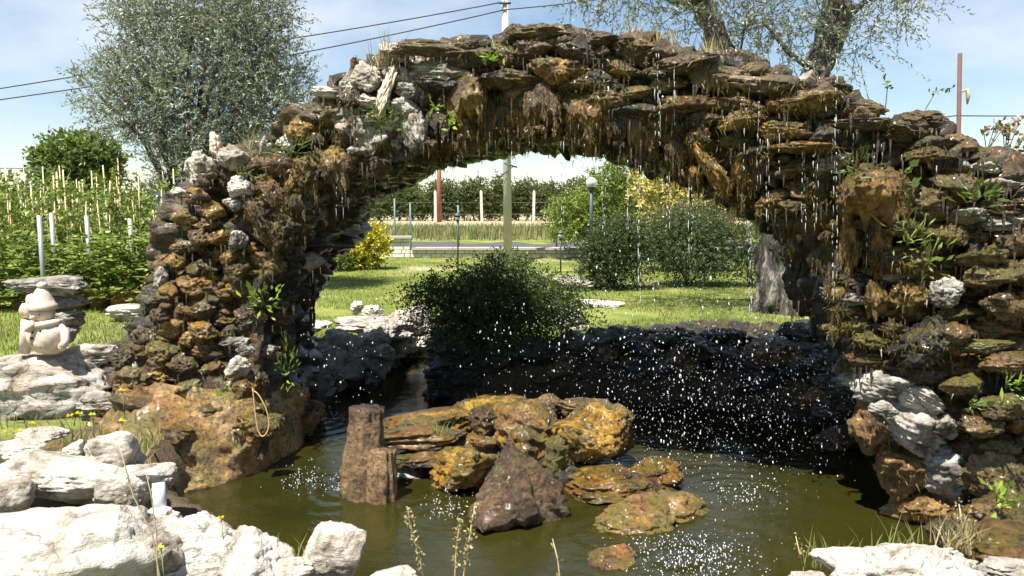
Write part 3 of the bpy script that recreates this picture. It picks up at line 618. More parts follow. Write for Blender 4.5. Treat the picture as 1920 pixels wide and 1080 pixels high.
HL = np.where(HG < .1, .042, .024) * hr.uniform(.4, 1.3, len(HP)); sdv = unit_(np.cross(HD, hr.normal(size=HD.shape))) * .0028
Vh = np.stack([HP - sdv - HN * .004, HP + sdv - HN * .004, HP + HD * HL[:, None] * .6 + sdv * .7 + np.array([0, 0, -.004]), HP + HD * HL[:, None] + np.array([0, 0, -.012]), HP + HD * HL[:, None] * .6 - sdv * .7 + np.array([0, 0, -.004])], 1).reshape(-1, 3); Ih = np.arange(len(HP))[:, None] * 5
kind(obj('hair_moss', mesh('hair_moss', Vh, np.concatenate([Ih + np.array([[0, 1, 2]]), Ih + np.array([[0, 2, 4]]), Ih + np.array([[4, 2, 3]])]), False), M['hmoss'], arch), 'stuff')

# ------------------------------------------------------------------ pond banks
def bank(label, pts, n, zlo, zhi, mats, size, inset=0.0):
    pts = [Vector((p[0], p[1], 0)) for p in pts]; c = pts[len(pts) // 2]
    b = thing('stone_bank', label, 'bank', (c.x, c.y, 0)); L = [0]
    for i in range(len(pts) - 1): L.append(L[-1] + (pts[i + 1] - pts[i]).length)
    for k in range(n):
        s_ = (k + rnd.uniform(.2, .8)) / n * L[-1]; i = max(j for j in range(len(L) - 1) if L[j] <= s_); f = (s_ - L[i]) / (L[i + 1] - L[i] + 1e-9)
        p = pts[i].lerp(pts[i + 1], f); z = zlo + (zhi - zlo) * ((k * .618) % 1); w = rnd.uniform(*size)
        p = p + Vector((rnd.uniform(-.06, .06), rnd.uniform(-.06, .06) + inset, 0)); p.z = z
        me = SLAB[rnd.randrange(len(SLAB))] if rnd.random() < .6 else LUMP[rnd.randrange(len(LUMP))]
        obj('stone', me, M[mats[rnd.randrange(len(mats))]], b, p, (rnd.uniform(-.15, .15), rnd.uniform(-.15, .15), rnd.uniform(0, 6.28)), (w, w * rnd.uniform(.6, .9), w * rnd.uniform(.35, .6)))
    return b
PW = [gp(*q) for q in pond_px]
bl = bank('shadowed pale stone bank just behind the left foot of the arch', [gp(585, 745), gp(640, 730), gp(700, 712), gp(716, 692)], 26, .02, .50, ['bank'], (.16, .30), .12)
br = bank('sunlit pale stone bank at the far end of the pond', [gp(714, 694), gp(760, 672), gp(800, 660), gp(850, 650)], 34, .03, .30, ['bank', 'pale', 'grey'], (.14, .28), .25)
bd = bank('black shaded rock bank behind the falling drops', [gp(865, 668), gp(850, 756), gp(1000, 756), gp(1200, 758), gp(1400, 766), gp(1560, 793), gp(1640, 850)], 80, -.05, .56, ['dark', 'dark', 'dark', 'brown'], (.26, .44), .22)  # mostly dark stones: the arch's shade is also put into their colour
for px, py, w, h, d, mt in [(600, 660, 110, 90, 9.0, 'bank'), (655, 672, 100, 90, 9.1, 'bank'), (700, 690, 50, 50, 9.3, 'bank')]:
    obj('stone', LUMP[rnd.randrange(16)], M[mt], bl, at(px, py, d), (0, 0, rnd.uniform(0, 6)), (pxs(w, d) / 2, pxs(w, d) / 2, pxs(h, d) / 2))
for px, py, w, h, d, mt in [(700, 612, 150, 40, 9.9, 'bank'), (780, 605, 120, 70, 10.2, 'bank'), (655, 606, 60, 26, 10.1, 'pale'), (590, 612, 70, 24, 9.6, 'pale'), (760, 645, 110, 36, 10.0, 'pale'), (820, 630, 60, 50, 10.0, 'bank'), (735, 628, 90, 30, 9.8, 'bank')]:
    obj('stone', SLAB[rnd.randrange(14)], M[mt], br, at(px, py, d), (0, 0, rnd.uniform(-.4, .4)), (pxs(w, d) / 2, pxs(w, d) / 2 * .7, pxs(h, d) / 2))
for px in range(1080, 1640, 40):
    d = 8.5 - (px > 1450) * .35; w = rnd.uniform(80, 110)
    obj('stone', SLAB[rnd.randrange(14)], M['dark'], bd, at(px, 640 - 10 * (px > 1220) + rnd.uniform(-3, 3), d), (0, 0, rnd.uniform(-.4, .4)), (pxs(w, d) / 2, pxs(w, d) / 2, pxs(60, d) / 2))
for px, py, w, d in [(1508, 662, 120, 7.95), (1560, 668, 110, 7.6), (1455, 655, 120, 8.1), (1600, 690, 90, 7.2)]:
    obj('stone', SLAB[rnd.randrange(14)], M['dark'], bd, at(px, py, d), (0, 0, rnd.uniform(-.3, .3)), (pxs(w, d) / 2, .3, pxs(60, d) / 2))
# ------------------------------------------------------------------ single boulders
def boulder(label, px, py, w, h, d, mat, seed, tilt=0, yaw=0.0, deep=.8, name='boulder', cat='boulder', **k):
    kk = dict(k=11, rough=.19, strata=.07, grain=.075); kk.update(k)
    return tag(obj(name, big(seed, **kk), M[mat], None, at(px, py, d), (R(rnd.uniform(-4, 4)), R(tilt), yaw), (pxs(w, d) / 2, pxs(w, d) / 2 * deep, pxs(h, d) / 2)), label, cat)
# foreground, left
FG = dict(k=16, planes=13, rough=.10, strata=.03, grain=.06)
boulder('large rough cream boulder in the bottom left corner', 120, 1050, 470, 330, 3.3, 'pale', 601, 2, .3, .75, **FG)
boulder('broad flat white rock at the pond edge right of the big cream boulder', 375, 1050, 270, 190, 3.5, 'pale', 602, 6, .2, .8, **FG)
boulder('angular white rock at the pond edge below the yellow flower', 470, 1058, 170, 150, 3.45, 'pale', 603, 0, 1.2, .9, **FG)
boulder('rounded upright white boulder at the bottom edge left of the dry weed spikes', 622, 1050, 142, 150, 3.5, 'pale', 604, 0, 0, .8, k=8, planes=12, rough=.06, strata=.01)
boulder('low pale stone at the bottom edge right of the upright white boulder', 740, 1090, 130, 40, 3.4, 'pale', 605, 0, .4, **FG)
boulder('small white stone at the bottom edge left of the upright white boulder', 545, 1075, 90, 60, 3.4, 'pale', 641, 0, .4, **FG)
boulder('long layered white slab behind the big cream boulder', 120, 890, 340, 110, 4.2, 'pale', 606, 2, .1, .6, **FG)
boulder('blocky white rock standing up above the layered slab', 212, 852, 115, 100, 4.25, 'pale', 607, -6, .2, .8, **FG)
boulder('flat white rock jutting out over the grey plastic pipe', 282, 888, 112, 58, 4.15, 'pale', 608, 6, .1, .8, **FG)
boulder('pale rock holding up the jutting flat rock, left of the pipe', 240, 925, 130, 100, 4.05, 'pale', 609, 0, .5, .8, **FG)
boulder('flat white stone at the left edge of the photo above the slab', 35, 840, 130, 56, 4.4, 'pale', 610, 0, .2, .8, **FG)
boulder('small brown square stone between white ones on the slab', 98, 843, 50, 42, 4.3, 'skirt', 611, 0, .3, .9, **FG)
boulder('small cream stone right of the brown square stone', 142, 845, 58, 40, 4.3, 'pale', 612, 0, .1, .9, **FG)
boulder('white lump at the back of the foreground stones near the yellow flowers', 78, 818, 90, 34, 4.5, 'pale', 613, 0, .1, .9, **FG)
boulder('grey patched rock low under the blocky white rock', 195, 905, 90, 80, 4.1, 'grey', 614, 0, .1, .7, **FG)
boulder('white stone wedged between the cream boulder and the pipe', 290, 985, 110, 70, 3.7, 'pale', 615, 0, .7, .8, **FG)
boulder('pale stone at the left edge beside the cream boulder', 10, 940, 130, 90, 3.9, 'pale', 616, 0, .7, .8, **FG)
boulder('flat pale stone at the waterline under the elbow of the pipe', 330, 1000, 110, 50, 3.8, 'pale', 617, 0, .2, .8, **FG)
# left, by the snowman
boulder('huge pale layered boulder that carries the clay snowman', 90, 725, 330, 170, 6.5, 'white', 620, -3, .15, .55, strata=.045, rough=.13)
boulder('pale flat rock between the snowman boulder and the arch foot', 165, 672, 150, 60, 6.6, 'white', 621, -2, .1, .6, strata=.05)
boulder('dark rock in shadow under the right end of the snowman boulder', 195, 760, 110, 60, 6.2, 'grey', 626, 0, .1, .6)
boulder('grey overhanging slab on top of the stack behind the snowman', 86, 537, 158, 40, 7.0, 'grey', 622, -1, 0, .5, name='slab', cat='stone slab', strata=.05)
boulder('grey slab directly under the overhanging top slab', 115, 568, 105, 40, 7.05, 'grey', 623, 0, .4, .6, name='slab', cat='stone slab', strata=.05)
boulder('middle layered slab of the stack behind the snowman', 122, 596, 96, 36, 7.0, 'grey', 624, 2, 1, .6, name='slab', cat='stone slab', strata=.05)
boulder('lowest slab of the stack behind the snowman', 115, 628, 110, 46, 7.0, 'grey', 625, 0, 2, .6, name='slab', cat='stone slab', strata=.05)
boulder('low pale rock lying alone on the lawn left of the arch', 242, 586, 94, 36, 11.5, 'pale', 627, 0, 0, .6)
boulder('bright white lumpy rock on the far bank, left one of two', 668, 578, 32, 30, 11.4, 'pale', 628)
boulder('bright white flat rock on the far bank, right one of two', 698, 582, 50, 26, 11.2, 'pale', 629)
boulder('pale rock right of the dark overhanging shrub', 1070, 600, 60, 60, 9.7, 'pale', 630)
boulder('grey flat rock on the lawn beside the dark round bush', 1070, 530, 90, 30, 15.6, 'grey', 631)
boulder('low sandy rock on the bare patch of lawn', 1130, 572, 90, 20, 13.1, 'pale', 632)
# foreground, right
boulder('wide rough white rock at the bottom right edge', 1690, 1078, 340, 150, 3.6, 'pale', 640, 0, .2, .6, k=14, strata=.02, rough=.20, grain=.08)
boulder('brownish flat stone in the bottom right corner', 1890, 1065, 150, 60, 3.7, 'grey', 642, 0, .2, .7)
boulder('small white stone at the bottom edge left of the rough white rock', 1520, 1085, 80, 30, 3.6, 'pale', 643)
boulder('wet brown rock at the waterline in the right bottom corner', 1870, 985, 190, 130, 4.6, 'brown', 644, 0, .3, .9)
boulder('dark mossy rock behind the dry grass clump at right', 1790, 1010, 130, 60, 4.3, 'dark', 645, 0, .3, .9)
boulder('brown wet rock at the right edge below the wall', 1930, 1020, 130, 120, 4.3, 'skirt', 646, 0, .3, .9)
boulder('brown stone below the green weed at the right edge', 1900, 1035, 230, 110, 4.05, 'brown', 647, 0, .8, .9)
# rocks of the island in the pond
boulder('dark submerged base rock under the island slabs', 930, 860, 440, 140, 6.5, 'brown', 650, 0, 0, .5)
boulder('orange flat slab on the left of the island', 795, 820, 215, 54, 6.1, 'orange', 651, -4, 0, .6, k=16, planes=12, rough=.12, strata=.06)
boulder('dark thin slab under the orange left slab of the island', 795, 860, 205, 44, 5.95, 'brown', 652, -5, 0, .6, k=16, planes=12, rough=.12, strata=.06)
boulder('grey-topped brown slab at the back of the island', 815, 785, 250, 60, 6.6, 'orange', 653, -6, 0, .7, k=16, planes=12, rough=.12, strata=.06)
boulder('golden back slab of the island behind the small knob rock', 940, 770, 200, 56, 6.7, 'orange', 654, -2, 0, .7, k=16, planes=12, rough=.12, strata=.06)
boulder('tilted orange block with a drooping face on the island', 865, 880, 165, 100, 5.65, 'orange', 655, -14, .1, .8, strata=.06)
boulder('brown knob rock on top of the island', 908, 788, 72, 78, 6.2, 'gold', 656, 0)
boulder('small two-coloured stone above the tilted orange block', 905, 830, 56, 34, 5.9, 'orange', 657, 10)
boulder('brown smooth boulder with orange foot in the middle of the island', 990, 808, 150, 128, 6.1, 'gold', 658, 20, .2, .9, k=7)
boulder('pinkish brown knob at the back of the island', 1030, 758, 70, 46, 6.6, 'brown', 659)
boulder('biggest golden glistening boulder on the right of the island', 1108, 822, 190, 150, 5.95, 'orange', 660, 0, .3, .95, k=8, rough=.2, strata=.03, grain=.09)
boulder('green-edged golden lump right of the biggest golden boulder', 1160, 820, 66, 84, 6.05, 'gold', 661, 0)
boulder('dark mossy block left of the biggest golden boulder', 1050, 850, 90, 95, 5.8, 'green', 662, 0)
boulder('long flat wet slab on the right of the island', 1150, 910, 265, 76, 5.6, 'orange', 663, -3, .05, .75, k=16, planes=12, rough=.12, strata=.06)
boulder('upper wet slab end at the far right of the island', 1225, 890, 120, 70, 5.75, 'orange', 664, -4, .05, .8, strata=.08)
boulder('low brown rock awash right of the pointed rock', 1190, 980, 210, 110, 5.05, 'skirt', 665, 0, .2, .9)
boulder('flat brown rock awash at the right end of the island', 1265, 965, 150, 80, 5.2, 'skirt', 666, 0, .6, .9)
boulder('dim brown rock under water at the bottom edge', 1140, 1062, 130, 70, 4.45, 'skirt', 667, 0, .6, .9)
boulder('low grey stone at the waterline behind the petrified stump', 770, 888, 90, 24, 5.95, 'grey', 668)
boulder('black wet filler rock in the gap between the golden boulder and the flat slab', 1070, 895, 170, 80, 5.85, 'dark', 680, 0, .3, .8, k=12)  # this and the next fill the island's dark gaps with dark stone
boulder('black wet filler rock behind the pointed rock in the island', 960, 885, 150, 100, 5.75, 'dark', 681, 0, .3, .8, k=12)
boulder('flat mossy stone on the back rim of the island, right of the knob', 1090, 762, 130, 44, 6.5, 'gold', 682, 3, .2, .7, k=14, planes=12)
# pointed dark rock: a steep cone with rills
Pc, Fc = rock_arr(670, 5, 12, 12, .22, 0, 5, .11, vert=.30)
tp = np.clip((Pc[:, 2] + 1) / 2, 0, 1); Pc[:, :2] *= (1.12 - .92 * tp ** .9)[:, None]; Pc[:, 0] -= .22 * tp; Pc /= np.abs(Pc).max(0)
tag(obj('boulder', mesh('pointed_rock', Pc, Fc), M['dkbark'], None, at(985, 935, 5.15), (0, 0, .2), (pxs(245, 5.15) / 2, pxs(200, 5.15) / 2, pxs(255, 5.15) / 2)), 'pointed dark brown rock with ribbed sides in front of the island', 'boulder')
# petrified stump with two prongs
st0 = gp(690, 930); stump = thing('petrified_stump', 'two-pronged brown petrified wood stump standing in the pond', 'stump', st0)
def log_mesh(pts, rad, seed, n=64):
    b = MB(); P_ = []; R_ = []
    for i in range(len(pts) - 1):
        for k in range(12): f = k / 12; P_.append(Vector(pts[i]).lerp(Vector(pts[i + 1]), f)); R_.append(rad[i] * (1 - f) + rad[i + 1] * f)
    P_.append(Vector(pts[-1])); R_.append(rad[-1]); b.tube(P_, R_, n)
    V = b.V[0]; C = np.repeat(np.array([list(p) for p in P_]), n, 0); D = V - C; an = np.tile(np.arange(n) / n * 2 * math.pi, len(P_))
    l = ridged(np.stack([np.cos(an) * 2.6, np.sin(an) * 2.6, V[:, 2] * 2.2], 1), 3, seed); f2 = fbm(V * 9, 3, seed + 3)
    b.V[0] = C + D * (1 + .26 * l + .14 * f2)[:, None]; b.V[0][-n:, 2] += .004 * np.random.default_rng(seed).normal(size=n); return b.mesh('log')
x, y, z = st0
obj('trunk', log_mesh([(x - .02, y + .05, -.25), (x - .03, y + .06, .15), (x - .02, y + .07, .38), (x - .01, y + .08, .60)], [.135, .125, .095, .085], 5), M['bark'], stump)
obj('side_prong', log_mesh([(x + .10, y - .06, -.25), (x + .10, y - .05, .1), (x + .11, y - .03, .34)], [.085, .08, .065], 9), M['bark'], stump)

# ------------------------------------------------------------------ foliage builders
def unit(a): return a / (np.linalg.norm(a, axis=1)[:, None] + 1e-9)
def leaf_quads(P, D, L, W, rng, fold=.15):
    n = len(P); L = np.broadcast_to(L, n)[:, None]; W = np.broadcast_to(W, n)[:, None]
    s = unit(np.cross(D, rng.normal(size=(n, 3)))); nn = np.cross(D, s)
    V = np.stack([P, P + D * L * .45 + s * W * .5 + nn * L * fold * .3, P + D * L + nn * L * fold * -.4, P + D * L * .5 - s * W * .5 + nn * L * fold * .3], 1).reshape(-1, 3)
    return V, np.arange(n * 4).reshape(n, 4)
def twig_crown(seed, ell, n_tw, per, tl, L, W, droop=.25, up=.3, shell=.5, amp=.3):
    rng = np.random.default_rng(seed); ell = np.array(ell, float); w = np.prod(ell[:, 3:], 1) ** .67; idx = rng.choice(len(ell), n_tw, p=w / w.sum())
    d = unit(rng.normal(size=(n_tw, 3))); rr = rng.random(n_tw) ** shell * (1 + amp * pn(d * 2.2 + idx[:, None] * 7.3, seed % 50) * 1.4)
    P0 = ell[idx, :3] + d * ell[idx, 3:] * rr[:, None]
    dr = unit(d * .8 + rng.normal(size=(n_tw, 3)) * .55 + np.array([0, 0, up])); ln = tl * rng.uniform(.5, 1.3, n_tw)
    u = np.tile(np.linspace(.05, 1, per), n_tw); k = np.repeat(np.arange(n_tw), per)
    P = P0[k] + dr[k] * (ln[k] * u)[:, None]; P[:, 2] -= droop * ln[k] * u ** 2
    D = unit(dr[k] * .7 + rng.normal(size=(len(k), 3)) * .6 - np.array([0, 0, 1]) * (droop * u)[:, None])
    V, F = leaf_quads(P, D, L * rng.uniform(.7, 1.2, len(k)), W * rng.uniform(.8, 1.2, len(k)), rng)
    return V, F, P0, dr, ln
def twig_mesh(P0, dr, ln, r, droop, step=1):
    b = MB()
    for p, d, l in list(zip(P0, dr, ln))[::step]:
        p = Vector(p); d = Vector(d); b.tube([p - d * l * .5, p + d * l * .3 - Vector((0, 0, droop * l * .1)), p + d * l - Vector((0, 0, droop * l))], [r, r * .7, r * .3], 3, False)
    return b
def limb_tree(root, trunk_pts, trunk_r, limbs, mat, bump=.25, n=14, seed=3):
    b = MB()
    def dense(pts, rad):
        P_, R_ = [], []
        for i in range(len(pts) - 1):
            a, c = Vector(pts[i]), Vector(pts[i + 1]); m_ = 6
            for k in range(m_): P_.append(a.lerp(c, k / m_)); R_.append(rad[i] * (1 - k / m_) + rad[i + 1] * k / m_)
        P_.append(Vector(pts[-1])); R_.append(rad[-1]); return P_, R_
    P_, R_ = dense(trunk_pts, trunk_r); b.tube(P_, R_, n, bump=bump, seed=seed)
    o = obj('trunk', b.mesh('trunk'), mat, root)
    for i, (pts, rad) in enumerate(limbs):
        c = MB(); P_, R_ = dense(pts, rad); c.tube(P_, R_, 8, bump=bump, seed=seed + i); obj('limb', c.mesh('limb'), mat, root)
def rand_limbs(rng, base, ell, n, r0):
    out = []
    for i in range(n):
        e = ell[i % len(ell)]; d = unit(rng.normal(size=(1, 3)))[0]; d[2] = abs(d[2]) * .6; tgt = np.array(e[:3]) + d * np.array(e[3:]) * .75
        b = np.array(base); mid = b * .45 + tgt * .55 + rng.normal(size=3) * .12 + np.array([0, 0, .15])
        out.append(([tuple(b), tuple(mid), tuple(tgt)], [r0, r0 * .5, r0 * .12]))
    return out
rngl = np.random.default_rng(21)
# left olive, its dense grey crown behind the arch shoulder
D1 = 15.5; b1 = at(345, 560, D1); b1.z = GZ
t1 = thing('olive_tree', 'full grey-green olive tree behind the left shoulder of the arch', 'tree', b1)
c = at(375, 170, D1); k1 = D1 / FPX
ell1 = [(c.x, c.y, c.z, 150 * k1, 150 * k1, 150 * k1), (c.x - 115 * k1, c.y, c.z - .15, 100 * k1, 120 * k1, 80 * k1), (c.x + 135 * k1, c.y, c.z - .35, 85 * k1, 110 * k1, 115 * k1), (c.x + 60 * k1, c.y, c.z + 1.5, 120 * k1, 120 * k1, 90 * k1), (c.x - 70 * k1, c.y, c.z + 1.35, 90 * k1, 110 * k1, 80 * k1), (c.x + 20 * k1, c.y, c.z - 1.4, 115 * k1, 120 * k1, 80 * k1), (c.x + 105 * k1, c.y - .2, c.z + .9, 60 * k1, 80 * k1, 110 * k1)]
V, F, P0, dr, ln = twig_crown(11, ell1, 5600, 14, .42, .082, .023, .12, .45, .42, .35)
tb = (b1.x + .1, b1.y, 1.6)
limb_tree(t1, [(b1.x, b1.y, GZ - .1), (b1.x + .05, b1.y, 1.0), tb], [.30, .22, .18], rand_limbs(rngl, tb, ell1, 14, .09), M['obark'])
cr = obj('crown', mesh('olive_crown', V, F, False), M['olive'], t1); obj('twigs', twig_mesh(P0, dr, ln, .006, .12, 3).mesh('twigs'), M['obark'], cr)
# right olive, its trunk seen through the arch, limbs and leaves above it
D2 = 12.6; b2 = gp(1458, 585, GZ); b2 = Vector((b2.x, b2.y, GZ)); D2 = b2.y
t2 = thing('olive_tree', 'old olive tree behind the arch with thick forked trunk and grey bark', 'tree', b2)
f1 = at(1490, 380, D2)
lim2 = [([f1, at(1420, 200, D2), at(1350, 90, D2), at(1322, 10, D2), at(1290, -60, D2 - .2)], [.26, .20, .17, .15, .11]), ([f1, at(1500, 240, D2 - .1), at(1530, 140, D2 - .2), at(1562, 50, D2 - .2), at(1580, -60, D2 - .2)], [.27, .24, .22, .21, .16]),
        ([at(1322, 10, D2), at(1270, 5, D2), at(1180, -40, D2)], [.09, .06, .03]), ([at(1535, 140, D2 - .2), at(1480, 100, D2 - .3), at(1430, 40, D2 - .3)], [.05, .04, .02]), ([at(1562, 50, D2 - .2), at(1640, -10, D2 - .3), at(1720, -60, D2 - .3)], [.06, .04, .02]), ([at(1420, 200, D2), at(1385, 120, D2 - .4), at(1400, 20, D2 - .5)], [.05, .03, .02])]
limb_tree(t2, [(b2.x, b2.y, GZ - .1), (b2.x + .02, b2.y, GZ + .3), at(1468, 470, D2), f1], [.36, .33, .31, .31], lim2, M['tbark'], .55, 36, 8)
k2 = D2 / FPX; e2 = []
for px, py, rx, ry in [(1170, -20, 110, 40), (1270, 25, 70, 50), (1390, 55, 90, 45), (1450, 20, 90, 60), (1500, 80, 50, 40), (1620, 30, 90, 45), (1680, -10, 80, 40), (1440, 120, 50, 26), (1590, 90, 40, 40), (1420, -120, 260, 110), (1180, -110, 160, 80), (1650, -120, 150, 90)]:
    q = at(px, py, D2 - .5); e2.append((q.x, q.y, q.z, rx * k2, rx * k2, ry * k2))
V, F, P0, dr, ln = twig_crown(12, e2, 1450, 16, .42, .078, .020, .35, .1, .5, .3)
# two long drooping sprays to the right
ex = []
for a, bq, c3 in [((1570, 70), (1670, 95), (1745, 150)), ((1600, 20), (1700, 10), (1765, 20)), ((1595, 60), (1650, 60), (1690, 55)), ((1100, 0), (1060, 0), (1030, 20))]:
    A, B_, C_ = at(*a, D2 - .6), at(*bq, D2 - .7), at(*c3, D2 - .8)
    for u in np.linspace(0, 1, 46): ex.append(list(A * (1 - u) ** 2 + B_ * 2 * u * (1 - u) + C_ * u * u))
ex = np.array(ex); V2, F2 = leaf_quads(ex, unit(rngl.normal(size=ex.shape) + np.array([.5, 0, -.3])), .07, .018, rngl)
V = np.concatenate([V, V2]); F = np.concatenate([F, F2 + len(V) - len(V2)])
cr = obj('crown', mesh('olive_crown', V, F, False), M['olive'], t2); obj('twigs', twig_mesh(P0, dr, ln, .006, .35, 2).mesh('twigs'), M['obark'], cr)
# a leafy cloud bush: root thing with foliage and stems
def bush(name, label, base, ell, n, L, W, mat, seed, per=8, tl=.22, cat='bush', droop=.1, up=.25, group=None, shell=.38, amp=.35, stems=5):
    base = Vector(base); r_ = thing(name, label, cat, base, group)
    V, F, P0, dr, ln = twig_crown(seed, ell, n, per, tl, L, W, droop, up, shell, amp)
    obj('foliage', mesh('foliage', V, F, False), M[mat], r_)
    b = MB(); rg = np.random.default_rng(seed + 1)
    for _ in range(stems):
        e = ell[rg.integers(len(ell))]; tq = np.array(e[:3]) + rg.normal(size=3) * np.array(e[3:]) * .35
        b.tube([base + Vector((rg.uniform(-.08, .08), rg.uniform(-.08, .08), -.05)), base.lerp(Vector(tq), .5) + Vector((0, 0, .1)), Vector(tq)], [.03, .02, .008], 5)
    obj('stems', b.mesh('stems'), M['obark'], r_); return r_
def E(px, py, rx, ry, d, depth=None): q = at(px, py, d); k = d / FPX; return (q.x, q.y, q.z, rx * k, (depth or rx) * k, ry * k)
def G(px, d, z=GZ): q = at(px, 540, d); return Vector((q.x, d, z))
bush('round_tree', 'small round dark green tree at the far left beyond the nursery', G(140, 38), [E(142, 295, 60, 42, 38), E(108, 308, 38, 40, 38), E(182, 300, 40, 46, 38), E(145, 345, 68, 40, 38)], 2000, .24, .13, 'mleaf2', 31, 7, .5, 'tree', .1, .3)
bush('variegated_bush', 'bright yellow variegated bush beside the left edge of the arch opening', G(668, 20.5), [E(690, 465, 36, 36, 20.5), E(655, 475, 34, 30, 20.5), E(640, 492, 34, 18, 20.5), E(700, 440, 22, 16, 20.5)], 800, .11, .05, 'yleaf', 32, 7, .18)
bush('green_bush', 'low dark green bush at the foot of the yellow bush', G(632, 20), [E(630, 492, 28, 18, 20)], 240, .09, .04, 'mleaf', 33, 7, .16)
bush('round_bush', 'dark green round bush through the arch, left of the paler one', G(1150, 15.8), [E(1150, 480, 58, 70, 15.8), E(1125, 490, 40, 56, 15.8), E(1180, 450, 46, 50, 15.8)], 2300, .055, .025, 'dleaf', 34, 8, .16)
bush('round_bush', 'grey-green rounded bush through the arch, right of the darkest one', G(1290, 16.4), [E(1290, 470, 85, 62, 16.4), E(1250, 440, 50, 60, 16.4), E(1350, 470, 55, 58, 16.4), E(1310, 420, 60, 40, 16.4)], 3300, .055, .024, 'gleaf', 35, 8, .18)
bush('cream_bush', 'tall creamy yellow bush behind the two round bushes', G(1270, 20), [E(1240, 355, 46, 36, 20), E(1300, 380, 55, 46, 20), E(1215, 350, 30, 40, 20), E(1270, 430, 70, 60, 20)], 1300, .12, .05, 'cleaf', 36, 7, .2)
bush('tall_green_bush', 'tall light green leafy bush left of the creamy one, behind the globe lamp', G(1130, 24), [E(1140, 360, 40, 50, 24), E(1100, 390, 40, 40, 24), E(1060, 400, 36, 34, 24), E(1150, 420, 50, 40, 24), E(1165, 325, 30, 30, 24), E(1070, 430, 40, 22, 24)], 1700, .12, .045, 'lleaf', 37, 7, .26)
bush('thin_shrub', 'thin grey-green shrub beside the olive trunk', G(1405, 16), [E(1405, 440, 26, 60, 16), E(1400, 500, 30, 30, 16)], 420, .055, .022, 'dleaf', 38, 7, .2)
sh = bush('overhanging_shrub', 'dark spreading shrub with arching sprays hanging over the pond bank', G(930, 8.9), [E(930, 565, 90, 50, 8.8), E(850, 558, 62, 34, 8.8), E(805, 556, 34, 18, 8.7), E(1010, 570, 66, 44, 8.8), E(930, 640, 90, 60, 8.6), E(940, 512, 70, 20, 9.0), E(1050, 580, 40, 36, 8.8), E(880, 600, 60, 50, 8.6)], 3300, .040, .017, 'shade', 39, 13, .42, 'shrub', .62, .45, None, .5, .5, 11)
# ------------------------------------------------------------------ far background
orch = []
for v in range(3):
    V, F, P0, dr, ln = twig_crown(50 + v, [(0, 0, 2.1, 1.1, 1.0, 1.45), (.3, 0, 1.2, 1.1, 1.0, .9), (-.3, .1, 2.9, .6, .6, .7)], 420, 7, .45, .22, .13, .1, .4, .45, .5)
    b = MB(); b.tube([(0, 0, -.1), (.03, 0, .8), (0, 0, 1.8)], [.07, .055, .04], 6)
    orch.append((mesh('orchard_foliage', V, F, False), b.mesh('orchard_trunk')))
xs = np.arange(-13.5, 22, 1.55)
for row, yy in enumerate((75.0, 79.5)):
    for i, x in enumerate(xs):
        if row and i % 2: continue
        me, tm = orch[rnd.randrange(3)]; p = (x + rnd.uniform(-.2, .2) + row * .7, yy + rnd.uniform(-.3, .3), GZ)
        r_ = thing('orchard_tree', 'dark green fruit tree in the long orchard row beyond the road', 'tree', p, 'orchard trees in a row beyond the road')
        s_ = rnd.uniform(.88, 1.08)
        obj('crown', me, M['orch'], r_, p, (0, 0, rnd.uniform(0, 6.28)), s_); obj('trunk', tm, M['obark'], r_, p, (0, 0, 0), s_)
for px, lab in [(818, 'white concrete post beside the rust-red pole in the orchard'), (904, 'white concrete post in the orchard left of the wooden pole'), (1000, 'white concrete post in the orchard right of the wooden pole')]:
    b = MB(); p = G(px, 71.5); b.box((0, 0, 1.25), (.11, .11, 1.35)); b.lathe([(.10, 2.6), (.05, 2.68), (.001, 2.7)], 8); tag(obj('orchard_post', b.mesh('orchard_post', False), M['conc'], None, p, (0, R(rnd.uniform(-1.5, 1)), 0)), lab, 'post')
b = MB(); b.tube([(0, 0, -.2), (0, 0, 3), (.03, 0, 6.0)], [.2, .19, .17], 10); b.tube([(-.2, -.17, 4.6), (.2, -.17, 4.6)], .05, 6)
tag(obj('rust_pole', b.mesh('rust_pole'), M['rust'], None, G(825, 70)), 'rust-red pole standing among the far orchard posts', 'pole')
# far hedge line at the left horizon and behind everything: one mass
V, F, *_ = twig_crown(60, [(x, 120 + 6 * math.sin(x), 1.6 + .5 * math.sin(x * 1.7), 4.2, 3, 2.0 + .6 * math.sin(x * .9)) for x in np.arange(-110, 110, 5.0)], 5200, 5, 1.2, .8, .5, .1, .3, .4, .4)
kind(tag(obj('far_woodland', mesh('far_woodland', V, F, False), M['orch']), 'hazy line of woodland along the horizon', 'woodland'), 'stuff')
# roadside grass beyond the low wall
rg = np.random.default_rng(70)
def blades(X, Y, h, w, rg, lean=.45, z=None):
    n = len(X); z = ground_h(X, Y) if z is None else z; an = rg.uniform(0, 6.28, n); hh = h * rg.uniform(.5, 1.25, n); ln = hh * lean * rg.random(n)
    c, s = np.cos(an), np.sin(an); w = w * rg.uniform(.7, 1.3, n); ba = rg.uniform(0, 6.28, n); bc, bs = np.cos(ba), np.sin(ba)
    P = np.stack([X, Y, z - .01], 1); sd = np.stack([bc, bs, bc * 0], 1) * w[:, None]; t = np.stack([c * ln, s * ln, hh], 1)
    V = np.stack([P - sd, P + sd, P + t * .55 * np.array([.7, .7, 1]) + sd * .7, P + t, P + t * .55 * np.array([.7, .7, 1]) - sd * .7], 1).reshape(-1, 3)
    I = np.arange(n)[:, None] * 5
    return V, np.concatenate([I + np.array([[0, 1, 2, 4]]), ]), (I + np.array([[4, 2, 3]]))
